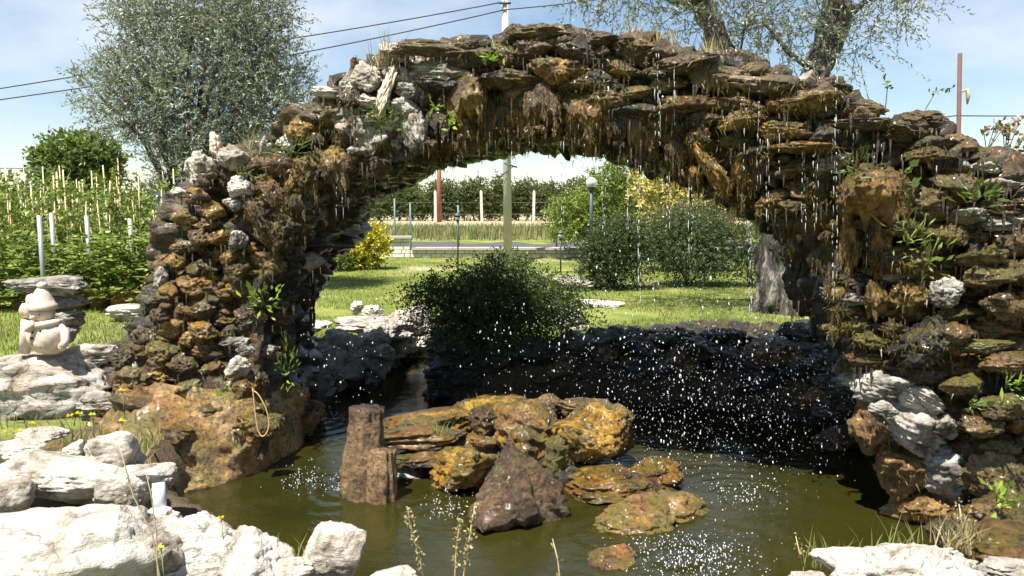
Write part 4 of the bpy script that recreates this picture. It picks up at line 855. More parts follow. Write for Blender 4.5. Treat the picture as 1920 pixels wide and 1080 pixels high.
def grass(name, label, X, Y, h, w, rg, mat, lean=.45):
    V, Q, T = blades(X, Y, h, w, rg, lean); F = np.concatenate([Q[:, [0, 1, 2]], Q[:, [0, 2, 3]], T])
    return kind(tag(obj(name, mesh(name, V, F, False), M[mat]), label, 'grass'), 'stuff')
n = 90000; Y = 9.2 + (28 - 9.2) * rg.random(n) ** 1.3; X = Y * rg.uniform(-.62, .42, n) - .2
sd = pond_sd(X, Y); P = np.stack([X, Y, X * 0], 1); k = (sd > .35) & (pn(P * .45, 12) + .5 * pn(P * 1.6, 4) > -.33) & ~((np.hypot((X - 1.25) / .9, (Y - 12.0) / .7) < 1)) & ~((X < -5.2) & (Y > 12.6))
grass('lawn_grass', 'short sunlit lawn grass behind the pond', X[k], Y[k], .062, .006, rg, 'bgrass', .7)
n = 5000; X = rg.uniform(-7.5, -2.6, n); Y = rg.uniform(5.6, 11, n); sd = pond_sd(X, Y); k = (sd > .25)
grass('rough_grass', 'weedy grass round the snowman boulder left of the arch', X[k], Y[k], .10, .006, rg, 'bgrass', .7)
n = 9000; X = rg.uniform(-9, 16, n); Y = rg.uniform(36, 51, n)
grass('verge_grass', 'tall roadside verge grass beyond the road', X, Y, .5, .03, rg, 'vgrass')
n = 2200; X = rg.uniform(-3.4, -2.0, n); Y = rg.uniform(4.45, 5.6, n); k = pond_sd(X, Y) > .1
grass('dry_grass', 'dry weedy grass between the foreground stones and the snowman boulder', X[k], Y[k], .10, .004, rg, 'dgrass', .9)
n = 700; X = rg.uniform(-3.4, -2.0, n); Y = rg.uniform(4.5, 5.6, n); k = pond_sd(X, Y) > .1
grass('green_weeds', 'green weeds between the foreground stones and the snowman boulder', X[k], Y[k], .14, .006, rg, 'bgrass', .9)
# low wall of cream bricks with a grey coping, stepping down
D3 = 25.0; wl = thing('brick_wall', 'low cream brick wall with grey coping, stepping down beyond the lawn', 'wall', G(900, D3))
bm = bmesh.new(); bmesh.ops.create_cube(bm, size=1); bmesh.ops.bevel(bm, geom=bm.edges[:], offset=.06, segments=1, affect='EDGES'); bme = bpy.data.meshes.new('brick'); bm.to_mesh(bme); bm.free()
xl = at(600, 470, D3).x; xm = at(770, 470, D3).x; xr = at(1500, 470, D3).x
def bricks(x0, x1, z0, rows, hh):
    for r_ in range(rows):
        x = x0 - (.17 if r_ % 2 else 0)
        while x < x1 - .06:
            w = rnd.uniform(.26, .38); e = min(x + w, x1); s0 = max(x, x0)
            if e - s0 > .06: obj('brick', bme, M['brick'], wl, ((s0 + e) / 2, D3 + rnd.uniform(-.006, .006), z0 + (r_ + .5) * hh), (0, 0, 0), (e - s0 - .014, .22, hh - .014))
            x += w
bricks(xl, xm, GZ, 5, .115); bricks(xm, xr, GZ, 2, .115)
b = MB(); b.box(((xl + xm) / 2, D3 + .03, GZ + .29), ((xm - xl) / 2 - .01, .085, .29)); b.box(((xm + xr) / 2, D3 + .03, GZ + .11), ((xr - xm) / 2, .085, .12)); obj('mortar', b.mesh('mortar', False), M['cope'], wl)
for x0, x1, z in [(xl, xm + .05, GZ + .58)] + [(xm + .05 + i * 1.25, xm + .05 + i * 1.25 + 1.23, GZ + .235) for i in range(int((xr - xm) / 1.25))]:
    b = MB(); b.box(((x0 + x1) / 2, D3, z + .035), ((x1 - x0) / 2, .19, .035)); obj('coping', b.mesh('coping', False), M['cope'], wl)
# green wire fence on the wall
fe = thing('wire_fence', 'thin green wire fence with slim posts standing along the low wall', 'fence', G(900, D3 + .3))
for px, top in [(742, 372), (771, 380), (860, 385), (950, 385), (1043, 380), (1140, 385), (1240, 385), (1340, 385), (1440, 385)]:
    b = MB(); p = G(px, D3 + .32); tz = at(px, top, D3 + .32).z; b.tube([p, (p.x, p.y, tz)], .028, 6); obj('post', b.mesh('post'), M['gmetal'], fe)
for z in (.6, .95, 1.3, 1.65):
    b = MB(); b.tube([G(742, D3 + .32, GZ + z), G(1440, D3 + .32, GZ + z)], .006, 4); obj('wire', b.mesh('wire'), M['gmetal'], fe)
# wooden utility pole and its wires
p = G(953, 23.5); b = MB(); pt = at(946, -60, 23.5)
b.tube([(p.x, p.y, GZ - .3), (p.x * .5 + pt.x * .5, p.y, (GZ + pt.z) / 2), tuple(pt)], [.125, .11, .085], 14, bump=.05); pole = thing('utility_pole', 'tall weathered wooden utility pole seen through and above the arch', 'pole', p)
obj('shaft', b.mesh('shaft'), M['wood'], pole)
b = MB(); q = at(955, 312, 23.4); b.tube([q + Vector((-.14, -.1, .08)), q + Vector((.22, -.12, -.03))], .022, 6); b.tube([q + Vector((.12, -.1, 0)), q + Vector((-.3, -.05, -.32))], .014, 5); obj('clamp', b.mesh('clamp'), M['dmetal'], pole)
b = MB(); b.tube([at(947, 6, 23.4) + Vector((-.16, 0, 0)), at(947, 6, 23.4) + Vector((.16, 0, 0))], .03, 6); obj('bracket', b.mesh('bracket'), M['dmetal'], pole)
def wire(label, pts, r, sag=.1):
    b = MB(); P_ = []
    for i in range(len(pts) - 1):
        for k in range(10): f = k / 10; v = Vector(pts[i]).lerp(Vector(pts[i + 1]), f); v.z -= sag * 4 * f * (1 - f); P_.append(v)
    P_.append(Vector(pts[-1])); b.tube(P_, r, 5); tag(obj('overhead_wire', b.mesh('overhead_wire'), M['wire']), label, 'wire')
wire('upper overhead wire running from the wooden pole to the left', [at(947, 3, 23.4), at(510, 78, 24), at(0, 166, 25), at(-300, 215, 26)], .018, .03)
wire('lower overhead wire running from the wooden pole to the left', [at(947, 18, 23.4), at(560, 100, 24), at(0, 187, 25), at(-300, 228, 26)], .018, .03)
wire('overhead wire leaving the top of the wooden pole to the right', [at(947, 18, 23.4), at(1130, -2, 24), at(1500, -50, 25)], .016, .02)
wire('level wire crossing the sky below the arch crown', [at(900, 275, 30), at(1300, 277, 30)], .014, .01)
wire('dark level wire meeting the rusty pole at the right', [at(1700, 226, 8.8), at(1790, 217, 8.8), at(2050, 216, 8.8)], .006, .005)
wire('faint level wire over the nursery at the far left', [at(-100, 314, 30), at(120, 316, 30)], .014, .01)
b = MB(); p = G(1797, 8.8); tq = at(1800, 100, 8.8); b.tube([p, tuple(tq)], .023, 8); rp = thing('rusty_pole', 'thin rust-brown pole above the right side of the arch', 'pole', p); obj('shaft', b.mesh('shaft'), M['rust2'], rp)
b = MB(); q = at(1803, 172, 8.75); b.tube([q, q + Vector((.04, -.02, .02)), q + Vector((.06, -.02, -.05)), q + Vector((.055, -.02, -.13))], [.01, .02, .022, .008], 6, bump=.4); obj('rag', b.mesh('rag'), M['dstem'], rp)
# lamps
def globe_lamp(label, px, d, ytop, rg_, small=False):
    p = G(px, d); zt = at(px, ytop, d).z; l = thing('garden_lamp', label, 'lamp', p)
    b = MB(); b.tube([p, (p.x, p.y, zt - rg_)], .018 if small else .045, 8); obj('post', b.mesh('post'), M['dmetal'], l)
    b = MB()
    if small: b.lathe([(.03, -.14), (.07, -.02), (.07, 0)], 10, (p.x, p.y, zt - rg_ + .05)); b.lathe([(.09, 0), (.05, .05), (.001, .07)], 10, (p.x, p.y, zt - rg_ + .06))
    else: b.lathe([(.05, 0), (.09, .05), (.09, .09)], 10, (p.x, p.y, zt - 2 * rg_ - .06))
    obj('collar', b.mesh('collar'), M['dmetal'], l)
    b = MB(); b.blob((p.x, p.y, zt - rg_), (rg_ * (.5 if small else 1),) * 3, 3); obj('globe', b.mesh('globe'), M['globe'], l)
globe_lamp('garden lamp with round glass globe on a tall dark post', 1107, 19, 332, .13)
globe_lamp('short dark garden lantern just right of the wooden pole', 1051, 19.5, 430, .14, True)
globe_lamp('short dark garden lantern left of the wooden pole', 859, 19.5, 398, .13, True)
# ------------------------------------------------------------------ nursery of potted climbers at the left
NV = []
for v in range(5):
    rg5 = np.random.default_rng(80 + v); hh = [2.0, 2.15, 1.85, 2.05, 1.6][v]
    V, F, *_ = twig_crown(80 + v, [(0, 0, .35 + hh * i / 6.5, .24 * (1.15 - i / 11), .24 * (1.15 - i / 11), hh / 9) for i in range(6)], 115, 6, .16, .085, .05, .15, .3, .5, .5)
    b = MB(); b.lathe([(.001, .0), (.095, .0), (.13, .22), (.145, .22), (.145, .26), (.125, .26), (.12, .22), (.001, .22)], 14)
    s_ = MB(); lx = rg5.uniform(-.12, .12); s_.tube([(0.02, 0, .1), (lx, .02, hh + .25)], .011, 5); s2 = MB(); s2.tube([(0.0, 0, .1), (-.04 - lx * .5, .03, hh * .92)], .012, 5)
    NV.append((mesh('climber_foliage', V, F, False), b.mesh('pot'), s_.mesh('stake'), s2.mesh('stake')))
def climber(x, y, v, s_, low=False):
    p = (x, y, GZ + .004); f, pot, k1_, k2_ = NV[v]
    r_ = thing('potted_climber', 'bushy low climber in a terracotta pot in the nursery front row' if low else 'staked climbing plant in a terracotta pot in the nursery rows at left', 'potted plant', p, 'low potted climbers at the nursery front' if low else 'staked potted climbers in the nursery')
    a = rnd.uniform(0, 6.28); fs = (1.7, 1.7, .58) if low else (s_, s_, s_)
    obj('foliage', f, M['nurs'], r_, p, (0, 0, a), fs); obj('pot', pot, M['terra'], r_, p, (0, 0, a), 1.25 if low else 1.0)
    if not low: obj('stake', k1_, M['stake'], r_, p, (0, 0, a), s_); obj('stake', k2_, M['stake'], r_, p, (0, 0, a + 1), s_)
for row in range(6):
    y0 = 13.7 + row * 1.25
    for i in range(15):
        x = -(y0 * .635) + i * .285 * (1 + row * .14) + rnd.uniform(-.06, .06)
        if x > -y0 * .405 + .1: continue
        climber(x, y0 + rnd.uniform(-.15, .15), rnd.randrange(5), rnd.uniform(.86, 1.08))
for i in range(11):
    x = -8.1 + i * .33; climber(x + rnd.uniform(-.05, .05), 12.85 + rnd.uniform(-.1, .1), rnd.randrange(5), 1, True)
for px, top, bot, d, lab in [(77, 404, 520, 12.2, 'leftmost galvanised pipe post, standing over the slab stack'), (100, 400, 500, 12.9, 'galvanised pipe post just right of the leftmost one'), (166, 404, 500, 12.9, 'third galvanised pipe post from the left in the nursery'), (247, 410, 500, 13.2, 'galvanised pipe post nearest the arch in the nursery')]:
    p = G(px + 6, d); tq = at(px - 4, top, d); b = MB(); b.tube([p, tuple(tq)], .034, 10); tag(obj('pipe_post', based(b.mesh('pipe_post'), p), M['zinc'], None, p), lab, 'post')
p = G(292, 14.5); b = MB(); b.tube([p, at(293, 372, 14.5)], .012, 5); sg = thing('plant_label', 'small blue and white label on a stick in the nursery', 'sign', p); obj('stick', b.mesh('stick'), M['whitep'], sg)
b = MB(); q = at(293, 369, 14.45); b.box(q, (.07, .012, .055)); obj('blue_board', b.mesh('board', False), M['blue'], sg); b = MB(); b.box(q + Vector((.01, -.016, .012)), (.03, .003, .014)); obj('white_patch', b.mesh('patch', False), M['whitep'], sg)
# ------------------------------------------------------------------ clay snowman
d = 6.35; s0 = at(92, 662, d); k = d / FPX; sm = thing('clay_snowman', 'pale terracotta snowman figure with hat and scarf on the big boulder', 'figurine', s0)
def S(px, py, dd=0): return at(px, py, d + dd)
b = MB(); c = S(92, 632); b.blob(c, (36 * k, 30 * k, 34 * k), 4, .10, 2); obj('body', b.mesh('body'), M['snow'], sm)
b = MB(); c = S(80, 588); b.blob(c, (22 * k, 20 * k, 19 * k), 4); hd = obj('head', b.mesh('head'), M['snow'], sm)
b = MB(); c = S(80, 588); n_ = c + Vector((0, -20 * k, 0)); b.blob(n_ + Vector((-.03 * 1, -.005, -.02)), (5 * k, 8 * k, 4 * k), 2); obj('nose', b.mesh('nose'), M['snow'], hd)
b = MB(); c = S(80, 577); b.lathe([(25 * k, -3 * k), (26 * k, 0), (26 * k, 6 * k), (22 * k, 9 * k), (19 * k, 18 * k), (14 * k, 28 * k), (8 * k, 37 * k), (.001, 41 * k)], 24, c); ht = obj('hat', b.mesh('hat'), M['snow'], sm)
b = MB(); b.blob(S(79, 535), (9 * k, 9 * k, 6.5 * k), 3, .2, 3); obj('pompom', b.mesh('pompom'), M['snow'], ht)
b = MB(); c = S(84, 603); b.tube([c + Vector((math.cos(a) * 27 * k, math.sin(a) * 24 * k, (-4 + 4 * math.cos(a)) * k)) for a in np.linspace(0, 2 * math.pi, 25)], 6.5 * k, 8); b.tube([S(64, 604, -.10), S(56, 612, -.12), S(52, 622, -.12)], [6 * k, 8 * k, 6 * k], 8); obj('scarf', b.mesh('scarf'), M['snow'], sm)
for px, py in [(75, 620), (75, 630), (76, 641), (91, 617), (92, 646)]:
    fx, fz = (px - 92) / 36, (632 - py) / 34; dep = math.sqrt(max(.05, 1 - fx * fx - fz * fz)) * 30 * k
    b = MB(); q = S(px, py); b.blob((q.x, s0.y - dep - .001, q.z), (2.4 * k, 1.6 * k, 2.4 * k), 2); obj('button', b.mesh('button'), M['hole'], sm)
for px, py in [(71, 588), (85, 588)]:
    b = MB(); q = S(px, py); b.blob((q.x, s0.y - 19.5 * k, q.z), (1.3 * k, 1.2 * k, 1.6 * k), 2); obj('eye', b.mesh('eye'), M['hole'], hd)
b = MB(); b.tube([S(110, 610, -.01), S(122, 624, -.03), S(123, 640, -.06), S(116, 652, -.09)], [7 * k, 9 * k, 8 * k, 7 * k], 10); b.blob(S(117, 650, -.08), (8 * k, 7 * k, 9 * k), 2); obj('arm', b.mesh('arm'), M['snow'], sm)
b = MB(); b.tube([S(66, 612, -.02), S(57, 628, -.05), S(60, 646, -.09)], [8 * k, 9 * k, 7 * k], 10); obj('arm', b.mesh('arm'), M['snow'], sm)
b = MB(); b.blob(S(50, 582), (13 * k, 11 * k, 15 * k), 3, .15, 4); b.blob(S(58, 563, .02), (9 * k, 8 * k, 12 * k), 3, .15, 5); b.tube([S(50, 600, -.02), S(50, 630), S(46, 662)], [10 * k, 12 * k, 10 * k], 8); obj('companion', b.mesh('companion'), M['snow'], sm)
# ------------------------------------------------------------------ small plants
def sprig(name, label, pos, n, L, W, mat, spread=(.08, .06, .08), seed=0, stems=4, cat='plant', droop=0.0):
    rg_ = np.random.default_rng(900 + seed); pos = Vector(pos); r_ = thing(name, label, cat, pos)
    P = rg_.normal(size=(n, 3)) * np.array(spread) * .6 + np.array(pos) + np.array([0, -.05, spread[2] * .6]); D = unit(P - np.array(pos) + rg_.normal(size=(n, 3)) * .05 + np.array([0, -.02, .01 - droop]))
    V, F = leaf_quads(P, D, L * rg_.uniform(.6, 1.2, n), W * rg_.uniform(.7, 1.2, n), rg_); obj('leaves', mesh('leaves', V, F, False), M[mat], r_)
    b = MB()
    for i in range(stems): b.tube([pos, pos.lerp(Vector(P[i]), .5) + Vector((0, 0, .01)), Vector(P[i])], .0035, 4)
    obj('stems', b.mesh('stems'), M['stem'], r_)
def onface(px, py, o=-.16): return at(px, py, dfront(px, py) + o)
for i, (px, py, n, L, W, sp, mt, o, lab) in enumerate([
    (497, 575, 46, .07, .026, (.11, .06, .12), 'fresh', 0, 'bright green leafy weed on the right side of the left arch foot'),
    (540, 700, 46, .08, .016, (.06, .05, .16), 'fresh', .3, 'grassy green weed low on the inner side of the left arch foot'),
    (720, 232, 60, .07, .024, (.12, .05, .08), 'mleaf', -.1, 'dark green fern tuft below the pale stones of the left shoulder'),
    (843, 238, 20, .06, .022, (.05, .04, .06), 'fresh', -.2, 'small yellow-green sprig on the hanging moss left of the crown'),
    (818, 205, 10, .06, .022, (.03, .03, .05), 'fresh', -.18, 'tiny leaf sprig above the yellow-green one near the left shoulder'),
    (925, 115, 26, .06, .02, (.07, .05, .04), 'fresh', -.15, 'low green sprig on the upper face left of the crown top'),
    (535, 295, 70, .12, .01, (.12, .06, .07), 'mleaf', -.05, 'narrow-leaved grass tuft on the left haunch of the arch'),
    (470, 330, 24, .04, .02, (.05, .04, .03), 'mleaf', -.1, 'small round-leaved weed beside the white stone on the left haunch'),
    (1690, 350, 18, .07, .04, (.04, .04, .12), 'mleaf', -.12, 'pale broad-leaved plant beside the big golden hanging lump'),
    (1828, 378, 60, .09, .018, (.10, .06, .08), 'mleaf', -.2, 'bright bushy weed on the right wall under the pale ledge'),
    (1885, 728, 30, .08, .018, (.07, .05, .05), 'fresh', -.3, 'bright green star-shaped weed at the right edge of the wall'),
    (1868, 945, 30, .06, .03, (.06, .05, .07), 'fresh', -.35, 'green weed low on the right wall near the water'),
    (1700, 460, 60, .08, .012, (.09, .05, .12), 'lleaf', -.24, 'yellow-green moss tuft trailing on the right wall'),
    (1610, 325, 60, .08, .010, (.10, .05, .06), 'mleaf', -.26, 'grassy tuft on top of the big golden hanging lump'),
    (1740, 500, 24, .08, .02, (.06, .04, .10), 'lleaf', -.22, 'thin pale green plant hanging in the middle of the right wall'),
    (420, 735, 14, .06, .03, (.04, .03, .03), 'fresh', -.3, 'small green leaf tuft beside the rusty stone on the left foot'),
    (1820, 765, 16, .05, .03, (.05, .04, .04), 'mleaf', -.3, 'dark small weed above the pale outcrop')]):
    sprig('wall_weed', lab, onface(px, py, o), n, L, W, mt, sp, i)
for i, (px, py, dd, n, h, lab, mt) in enumerate([(1245, 82, .1, 60, .16, 'dry golden grass tuft on top of the crown', 'dgrass'), (1185, 62, .2, 40, .13, 'dry grass tuft on the crown left of the golden one', 'dgrass'), (1330, 92, .2, 50, .12, 'dry grass tuft on the right slope of the crown', 'dgrass'), (725, 118, .0, 60, .26, 'wispy grey dry grass in front of the pale shoulder stones', 'dgrass'), (470, 280, .2, 40, .22, 'wispy dry stalks on the left haunch', 'dgrass'), (930, 88, .1, 40, .07, 'short green moss tuft on the crown left of the pole', 'bgrass'), (865, 78, .1, 30, .06, 'small green tuft on the flat shoulder slab', 'bgrass'),
    (820, 800, 'i', 30, .10, 'short green grass tuft on the orange island slab', 'bgrass'), (895, 765, 'j', 40, .14, 'yellow-green grass tuft at the back of the island', 'bgrass'), (975, 770, 'j', 30, .10, 'pale grass tuft on top of the island', 'bgrass')]):
    dq = dfront(px, py) + dd if not isinstance(dd, str) else (6.0 if dd == 'i' else 6.45); p = at(px, py + 8, dq); rg_ = np.random.default_rng(500 + i)
    X = p.x + rg_.normal(size=n) * .05; Y = p.y + rg_.normal(size=n) * .05; V, Q, T = blades(X, Y, h, .003 if h > .08 else .005, rg_, .8, np.full(n, p.z)); F = np.concatenate([Q[:, [0, 1, 2]], Q[:, [0, 2, 3]], T])
    tag(obj('grass_tuft', based(mesh('grass_tuft', V, F, False), p), M[mt], None, p), lab, 'grass tuft')
# flowering sprays over the right wall
for i, (px, py, hx, hy, lab) in enumerate([(1850, 285, 30, 60, 'pink-flowered spray over the right wall, nearest the rusty pole'), (1885, 300, 10, 70, 'pink-flowered spray over the right wall, middle one'), (1915, 320, 0, 60, 'pink-flowered spray at the right edge of the photo'), (1660, 205, -4, 60, 'leafy upright sprig on the right shoulder of the arch'), (1735, 205, 50, 40, 'arching leafy sprig left of the rusty pole')]):
    p = at(px, py, dfront(px, py) + .3); q = at(px + hx, py - hy, dfront(px, py) + .3); fl = 'pink' in lab; r_ = thing('flower_spray' if fl else 'leafy_sprig', lab, 'flower' if fl else 'plant', p); b = MB(); pts = []
    for s_ in range(4 if fl else 1):
        e = q + Vector((rnd.uniform(-.1, .1), rnd.uniform(-.08, .08), rnd.uniform(-.05, .05))) if s_ else q; mid = p.lerp(e, .55) + Vector((rnd.uniform(-.03, .03), 0, .04)); b.tube([p, mid, e], .003, 4); pts += [mid.lerp(e, u) for u in np.linspace(-.4, 1, 12)]
    obj('stems', b.mesh('stems'), M['stem'], r_); pts = np.array([list(v) for v in pts]); rg_ = np.random.default_rng(i)
    V, F = leaf_quads(pts, unit(rg_.normal(size=pts.shape) + np.array([0, -.3, .2])), .032, .018, rg_); obj('leaves', mesh('leaves', V, F, False), M['mleaf'], r_)
    if fl:
        pp = pts[rg_.integers(0, len(pts), 26)] + rg_.normal(size=(26, 3)) * .012; V, F = leaf_quads(pp, unit(rg_.normal(size=pp.shape) + np.array([0, -.6, .3])), .035, .03, rg_); obj('petals', mesh('petals', V, F, False), M['redleaf'], r_)
# dandelions
for px, py, d_, lab in [(229, 733, 5.2, 'yellow dandelion standing before the brown stones of the left foot'), (229, 790, 4.9, 'yellow dandelion above the white blocky rock'), (148, 776, 5.0, 'pair-side yellow dandelion under the snowman boulder, right one'), (132, 780, 5.0, 'yellow dandelion under the snowman boulder, left one'), (172, 778, 5.1, 'small yellow dandelion in the weeds under the snowman boulder'), (40, 808, 4.7, 'yellow dandelion behind the foreground stones at far left'), (62, 795, 4.8, 'half-hidden yellow dandelion behind the foreground stones'), (302, 1028, 3.15, 'yellow dandelion on the cream boulder in front'), (415, 971, 3.45, 'tiny yellow flower on the broad low white rock')]:
    p = at(px, py, d_); r_ = thing('dandelion', lab, 'flower', Vector((p.x, p.y, max(p.z - .18, GZ)))); b = MB(); b.tube([Vector((p.x + .01, p.y, max(p.z - .18, GZ - .02))), p], .0025, 5); obj('stem', b.mesh('stem'), M['stem'], r_)
    rg_ = np.random.default_rng(int(px)); n = 26; an = rg_.uniform(0, 6.28, n); D = np.stack([np.cos(an), np.sin(an) * .8 - .3, rg_.uniform(.1, .8, n)], 1); V, F = leaf_quads(np.repeat(np.array([list(p)]), n, 0), unit(D), .024 if d_ > 4 else .016, .008, rg_); obj('flower_head', mesh('flower_head', V, F, False), M['petal'], r_)
# dry weed spikes at the bottom edge
def spike(label, pts, d_, seeds, r=.0035, w=.018, mat='dstem'):
    P_ = [at(*q, d_) for q in pts]; P_ = ([Vector((P_[0].x, P_[0].y, GZ - .02))] if P_[0].z > GZ else []) + P_; r_ = thing('weed_spike', label, 'weed', P_[0]); b = MB(); b.tube(P_, [r] * (len(P_) - 1) + [r * .4], 5); obj('stem', b.mesh('stem'), M[mat], r_)
    rg_ = np.random.default_rng(len(label)); n = seeds; u = rg_.random(n) ** .8; A = np.array([list(p) for p in P_]); L_ = len(A) - 1; f = (1 - u * .62) * L_; i = np.minimum(f.astype(int), L_ - 1); f = f - i
    C = A[i] * (1 - f)[:, None] + A[i + 1] * f[:, None] + rg_.normal(size=(n, 3)) * w * .35 * (1 + 0 * u)[:, None]; V, F = leaf_quads(C, unit(rg_.normal(size=(n, 3)) + np.array([0, 0, .8])), .016, .010, rg_); obj('seed_head', mesh('seed_head', V, F, False), M['dgrass'], r_)
spike('tall dry seed spike at the bottom edge, leftmost of three', [(798, 1100), (785, 1040), (770, 985), (764, 952)], 2.9, 150)
spike('dry seed spike at the bottom edge, middle of three', [(852, 1100), (855, 1040), (860, 1000), (864, 975)], 2.9, 120)
spike('dry seed spike at the bottom edge, right of three', [(866, 1100), (876, 1040), (884, 985), (890, 948)], 2.9, 130)
spike('thin bare dry twig at the bottom edge in front of the pointed rock', [(1050, 1090), (1046, 1050), (1036, 1010)], 2.95, 10, .003)
spike('thin branching weed stalk rising before the cream boulder, tall one', [(300, 1085), (285, 1000), (250, 930), (236, 880), (222, 830)], 3.0, 14, .0028, .06, 'dstem')
spike('thin weed stalk rising before the cream boulder, short one', [(296, 1085), (293, 1000), (284, 930), (272, 880)], 3.0, 10, .0024, .05, 'dstem')
spike('dry curled weed at the pond edge by the rough white rock', [(1510, 1075), (1500, 1040), (1492, 1005)], 3.9, 30, .004, .05)
spike('pale dry thistle stalk near the right bottom corner', [(1800, 1010), (1803, 975), (1798, 945)], 4.2, 70, .006, .10)
for px, py, d_, n, lab, mt in [(1570, 1050, 3.8, 60, 'green grass tuft behind the rough white rock', 'bgrass'), (1690, 1018, 3.9, 40, 'thin grass behind the middle of the rough white rock', 'bgrass'), (1800, 1010, 4.1, 120, 'dry grass clump near the right bottom corner', 'dgrass'), (527, 1045, 3.5, 26, 'green weed between the white stones at the pond edge', 'bgrass'), (1645, 640, 6.3, 90, 'green grass tuft on the right end of the dark bank', 'bgrass'), (1560, 618, 7.4, 50, 'mossy grass fringe at the right end of the dark bank', 'bgrass')]:
    p = at(px, py, d_); rg_ = np.random.default_rng(int(px)); X = p.x + rg_.normal(size=n) * .07; Y = p.y + rg_.normal(size=n) * .05; V, Q, T = blades(X, Y, .15, .004, rg_, 1.0, np.full(n, p.z - .04)); F = np.concatenate([Q[:, [0, 1, 2]], Q[:, [0, 2, 3]], T])
    tag(obj('grass_tuft', based(mesh('grass_tuft', V, F, False), p), M[mt], None, p), lab, 'grass tuft')
# pipe at the pond edge, rusty stone and rope loop on the left foot
p = at(298, 965, 4.0); pp = thing('plastic_pipe', 'grey plastic pipe with white elbow between the pale rocks at the pond edge', 'pipe', p)
b = MB(); b.tube([at(300, 968, 4.0), at(299, 935, 4.0), at(297, 905, 4.02)], [.033, .033, .03], 14); obj('upright', b.mesh('upright'), M['pvc'], pp)
b = MB(); b.tube([at(290, 966, 3.98), at(318, 962, 3.96)], .030, 14); b.tube([at(308, 963, 3.965), at(312, 963, 3.963)], .036, 14); obj('elbow', b.mesh('elbow'), M['whitep'], pp)
b = MB(); b.tube([at(268, 968, 3.98), at(284, 966, 3.98)], .028, 12); obj('elbow', b.mesh('stub'), M['whitep'], pp)
p = at(455, 728, 5.72); tag(obj('rusty_lump', LUMP[3], M['orange'], None, p, (0, 0, .4), (.10, .10, .075)), 'rusty dark lump hanging under the white stone on the left foot', 'stone')  # rusty device shaped as a stone lump, gives no light
b = MB(); pts = [(474, 728), (478, 770), (484, 808), (494, 818), (504, 800), (500, 770), (486, 742), (475, 732)]; 
cp = pts[:1] + pts + pts[-1:]; sm_ = []
for i_ in range(1, len(cp) - 2):
    for f in np.linspace(0, 1, 6)[:-1]:
        p0, p1, p2, p3 = [np.array(cp[i_ + j], float) for j in (-1, 0, 1, 2)]; sm_.append(.5 * (2 * p1 + (p2 - p0) * f + (2 * p0 - 5 * p1 + 4 * p2 - p3) * f * f + (3 * p1 - p0 - 3 * p2 + p3) * f ** 3))
b.tube([at(x_, y_, 5.50) for x_, y_ in sm_], .0042, 6); p = at(490, 770, 5.6)
tag(obj('rope_loop', based(b.mesh('rope_loop'), p), M['cord'], None, p), 'ochre rope loop hanging on the left arch foot above the water', 'rope')
# ------------------------------------------------------------------ falling water
rg = np.random.default_rng(99)
def drops(name, label, P, r, mat='drop', stretch=1.5, lev=1):
    Vb, Fb = ico(lev); n = len(P); V = (P[:, None, :] + Vb[None] * np.stack([r, r, r * stretch * np.random.default_rng(3).uniform(.7, 1.8, n)], 1)[:, None, :]).reshape(-1, 3)
    F = (Fb[None] + (np.arange(n) * len(Vb))[:, None, None]).reshape(-1, 3); return kind(tag(obj(name, mesh(name, V, F), M[mat]), label, 'water'), 'stuff')
n = 1150; px = np.concatenate([rg.normal(1370, 150, n), rg.uniform(850, 1650, 420), rg.uniform(560, 720, 60)]); py = np.concatenate([rg.normal(740, 130, n), rg.uniform(560, 900, 420), rg.uniform(560, 760, 60)]); dd = rg.uniform(5.55, 6.75, len(px))
P = np.array([list(at(a, b_, c_)) for a, b_, c_ in zip(px, py, dd)]); kz = (P[:, 2] > .02) & (P[:, 2] < 1.75) & (px < 1720)
drops('falling_drops', 'shower of bright water drops falling under the arch', P[kz], (.0018 + .0042 * rg.random(kz.sum()) ** 1.8) * (1 + .5 * (rg.random(kz.sum()) < .1)))
nm = 2600; mp = np.array([list(at(a, b_, c_)) for a, b_, c_ in zip(rg.normal(1360, 190, nm), rg.normal(760, 150, nm), rg.uniform(5.4, 6.8, nm))]); mp = mp[(mp[:, 2] > .02) & (mp[:, 2] < 1.7)]
drops('fine_spray', 'fine spray drifting under the arch', mp, .0008 + .0012 * rg.random(len(mp)), 'drop', 2.2)
PP = []; RR = []
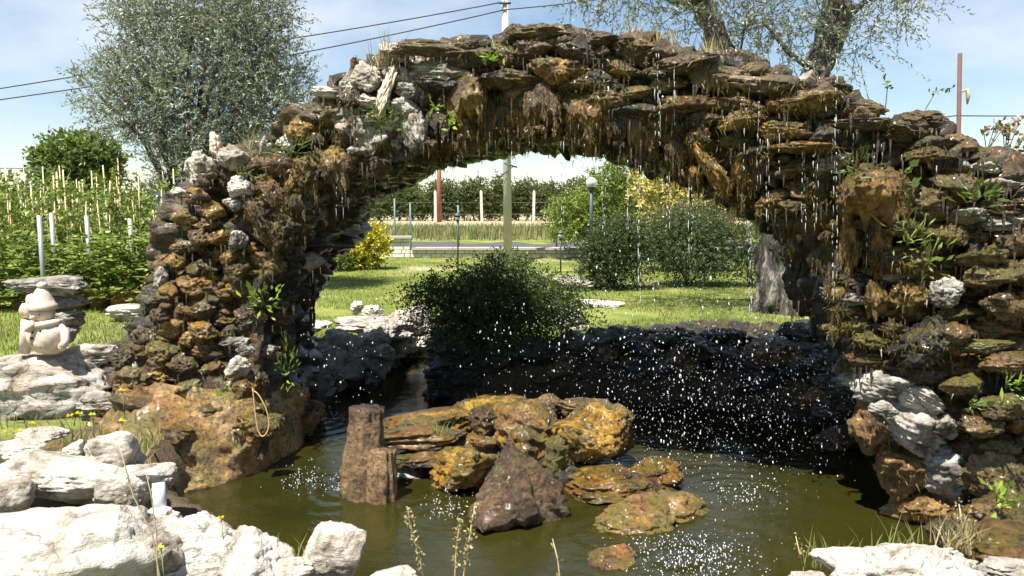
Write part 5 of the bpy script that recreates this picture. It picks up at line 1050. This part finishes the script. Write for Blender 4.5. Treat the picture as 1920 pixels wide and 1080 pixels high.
for px_, py_, n, w, hgt in [(610, 800, 130, .16, .10), (570, 912, 130, .14, .07), (645, 922, 110, .10, .07), (835, 968, 130, .12, .10), (1265, 1055, 340, .30, .07), (1400, 935, 160, .3, .05), (1150, 930, 120, .2, .12), (430, 882, 70, .2, .03), (1330, 1060, 260, .25, .07)]:
    q = gp(px_, py_); PP.append(np.stack([q.x + rg.normal(size=n) * w * .6, q.y + rg.normal(size=n) * w * .5, np.abs(rg.normal(size=n)) * hgt], 1)); RR.append((.0014 + .0034 * rg.random(n) ** 1.5))
drops('splash_drops', 'white splashes where the drops hit the pond', np.concatenate(PP), np.concatenate(RR), 'drop', 1.1)
b = MB()                                  # thin broken strands of water
for px_, y0, y1 in [(1200, 310, 560), (1127, 120, 180), (1133, 290, 440), (1055, 265, 420), (990, 265, 330), (1232, 100, 250), (1262, 115, 230), (1240, 170, 270), (1178, 300, 430), (1425, 190, 330), (1462, 250, 340), (1440, 260, 430), (1505, 280, 420), (1530, 290, 420), (1570, 100, 220), (1565, 220, 560), (1560, 260, 330), (1405, 420, 600), (1627, 420, 480), (860, 290, 330), (630, 350, 420), (640, 370, 400), (1690, 290, 360), (1730, 310, 370), (1760, 310, 360), (1640, 270, 310), (1605, 250, 300), (1655, 270, 330), (1252, 330, 440), (1295, 350, 470), (1098, 270, 330), (957, 265, 300), (1395, 240, 320)]:
    for s_ in range(2 if y1 - y0 > 90 else 1):
        x = px_ + rg.uniform(-4, 4); y = y0; d_ = dfront(px_, y0) - .10 + rg.uniform(-.04, .04)
        while y < y1:
            l = rg.uniform(4, 9) if rg.random() < .6 else rg.uniform(9, 26); x += rg.uniform(-1.4, 1.4); r0 = rg.uniform(.001, .0030)
            b.tube([at(x, y, d_), at(x + rg.uniform(-1, 1), y + l * .5, d_), at(x, y + l, d_)], [r0 * .6, r0, r0 * .5], 5); y += l + rg.uniform(1, 16)
kind(tag(obj('water_strands', b.mesh('water_strands'), M['stream']), 'thin strands of water trickling off the arch stones', 'water'), 'stuff')
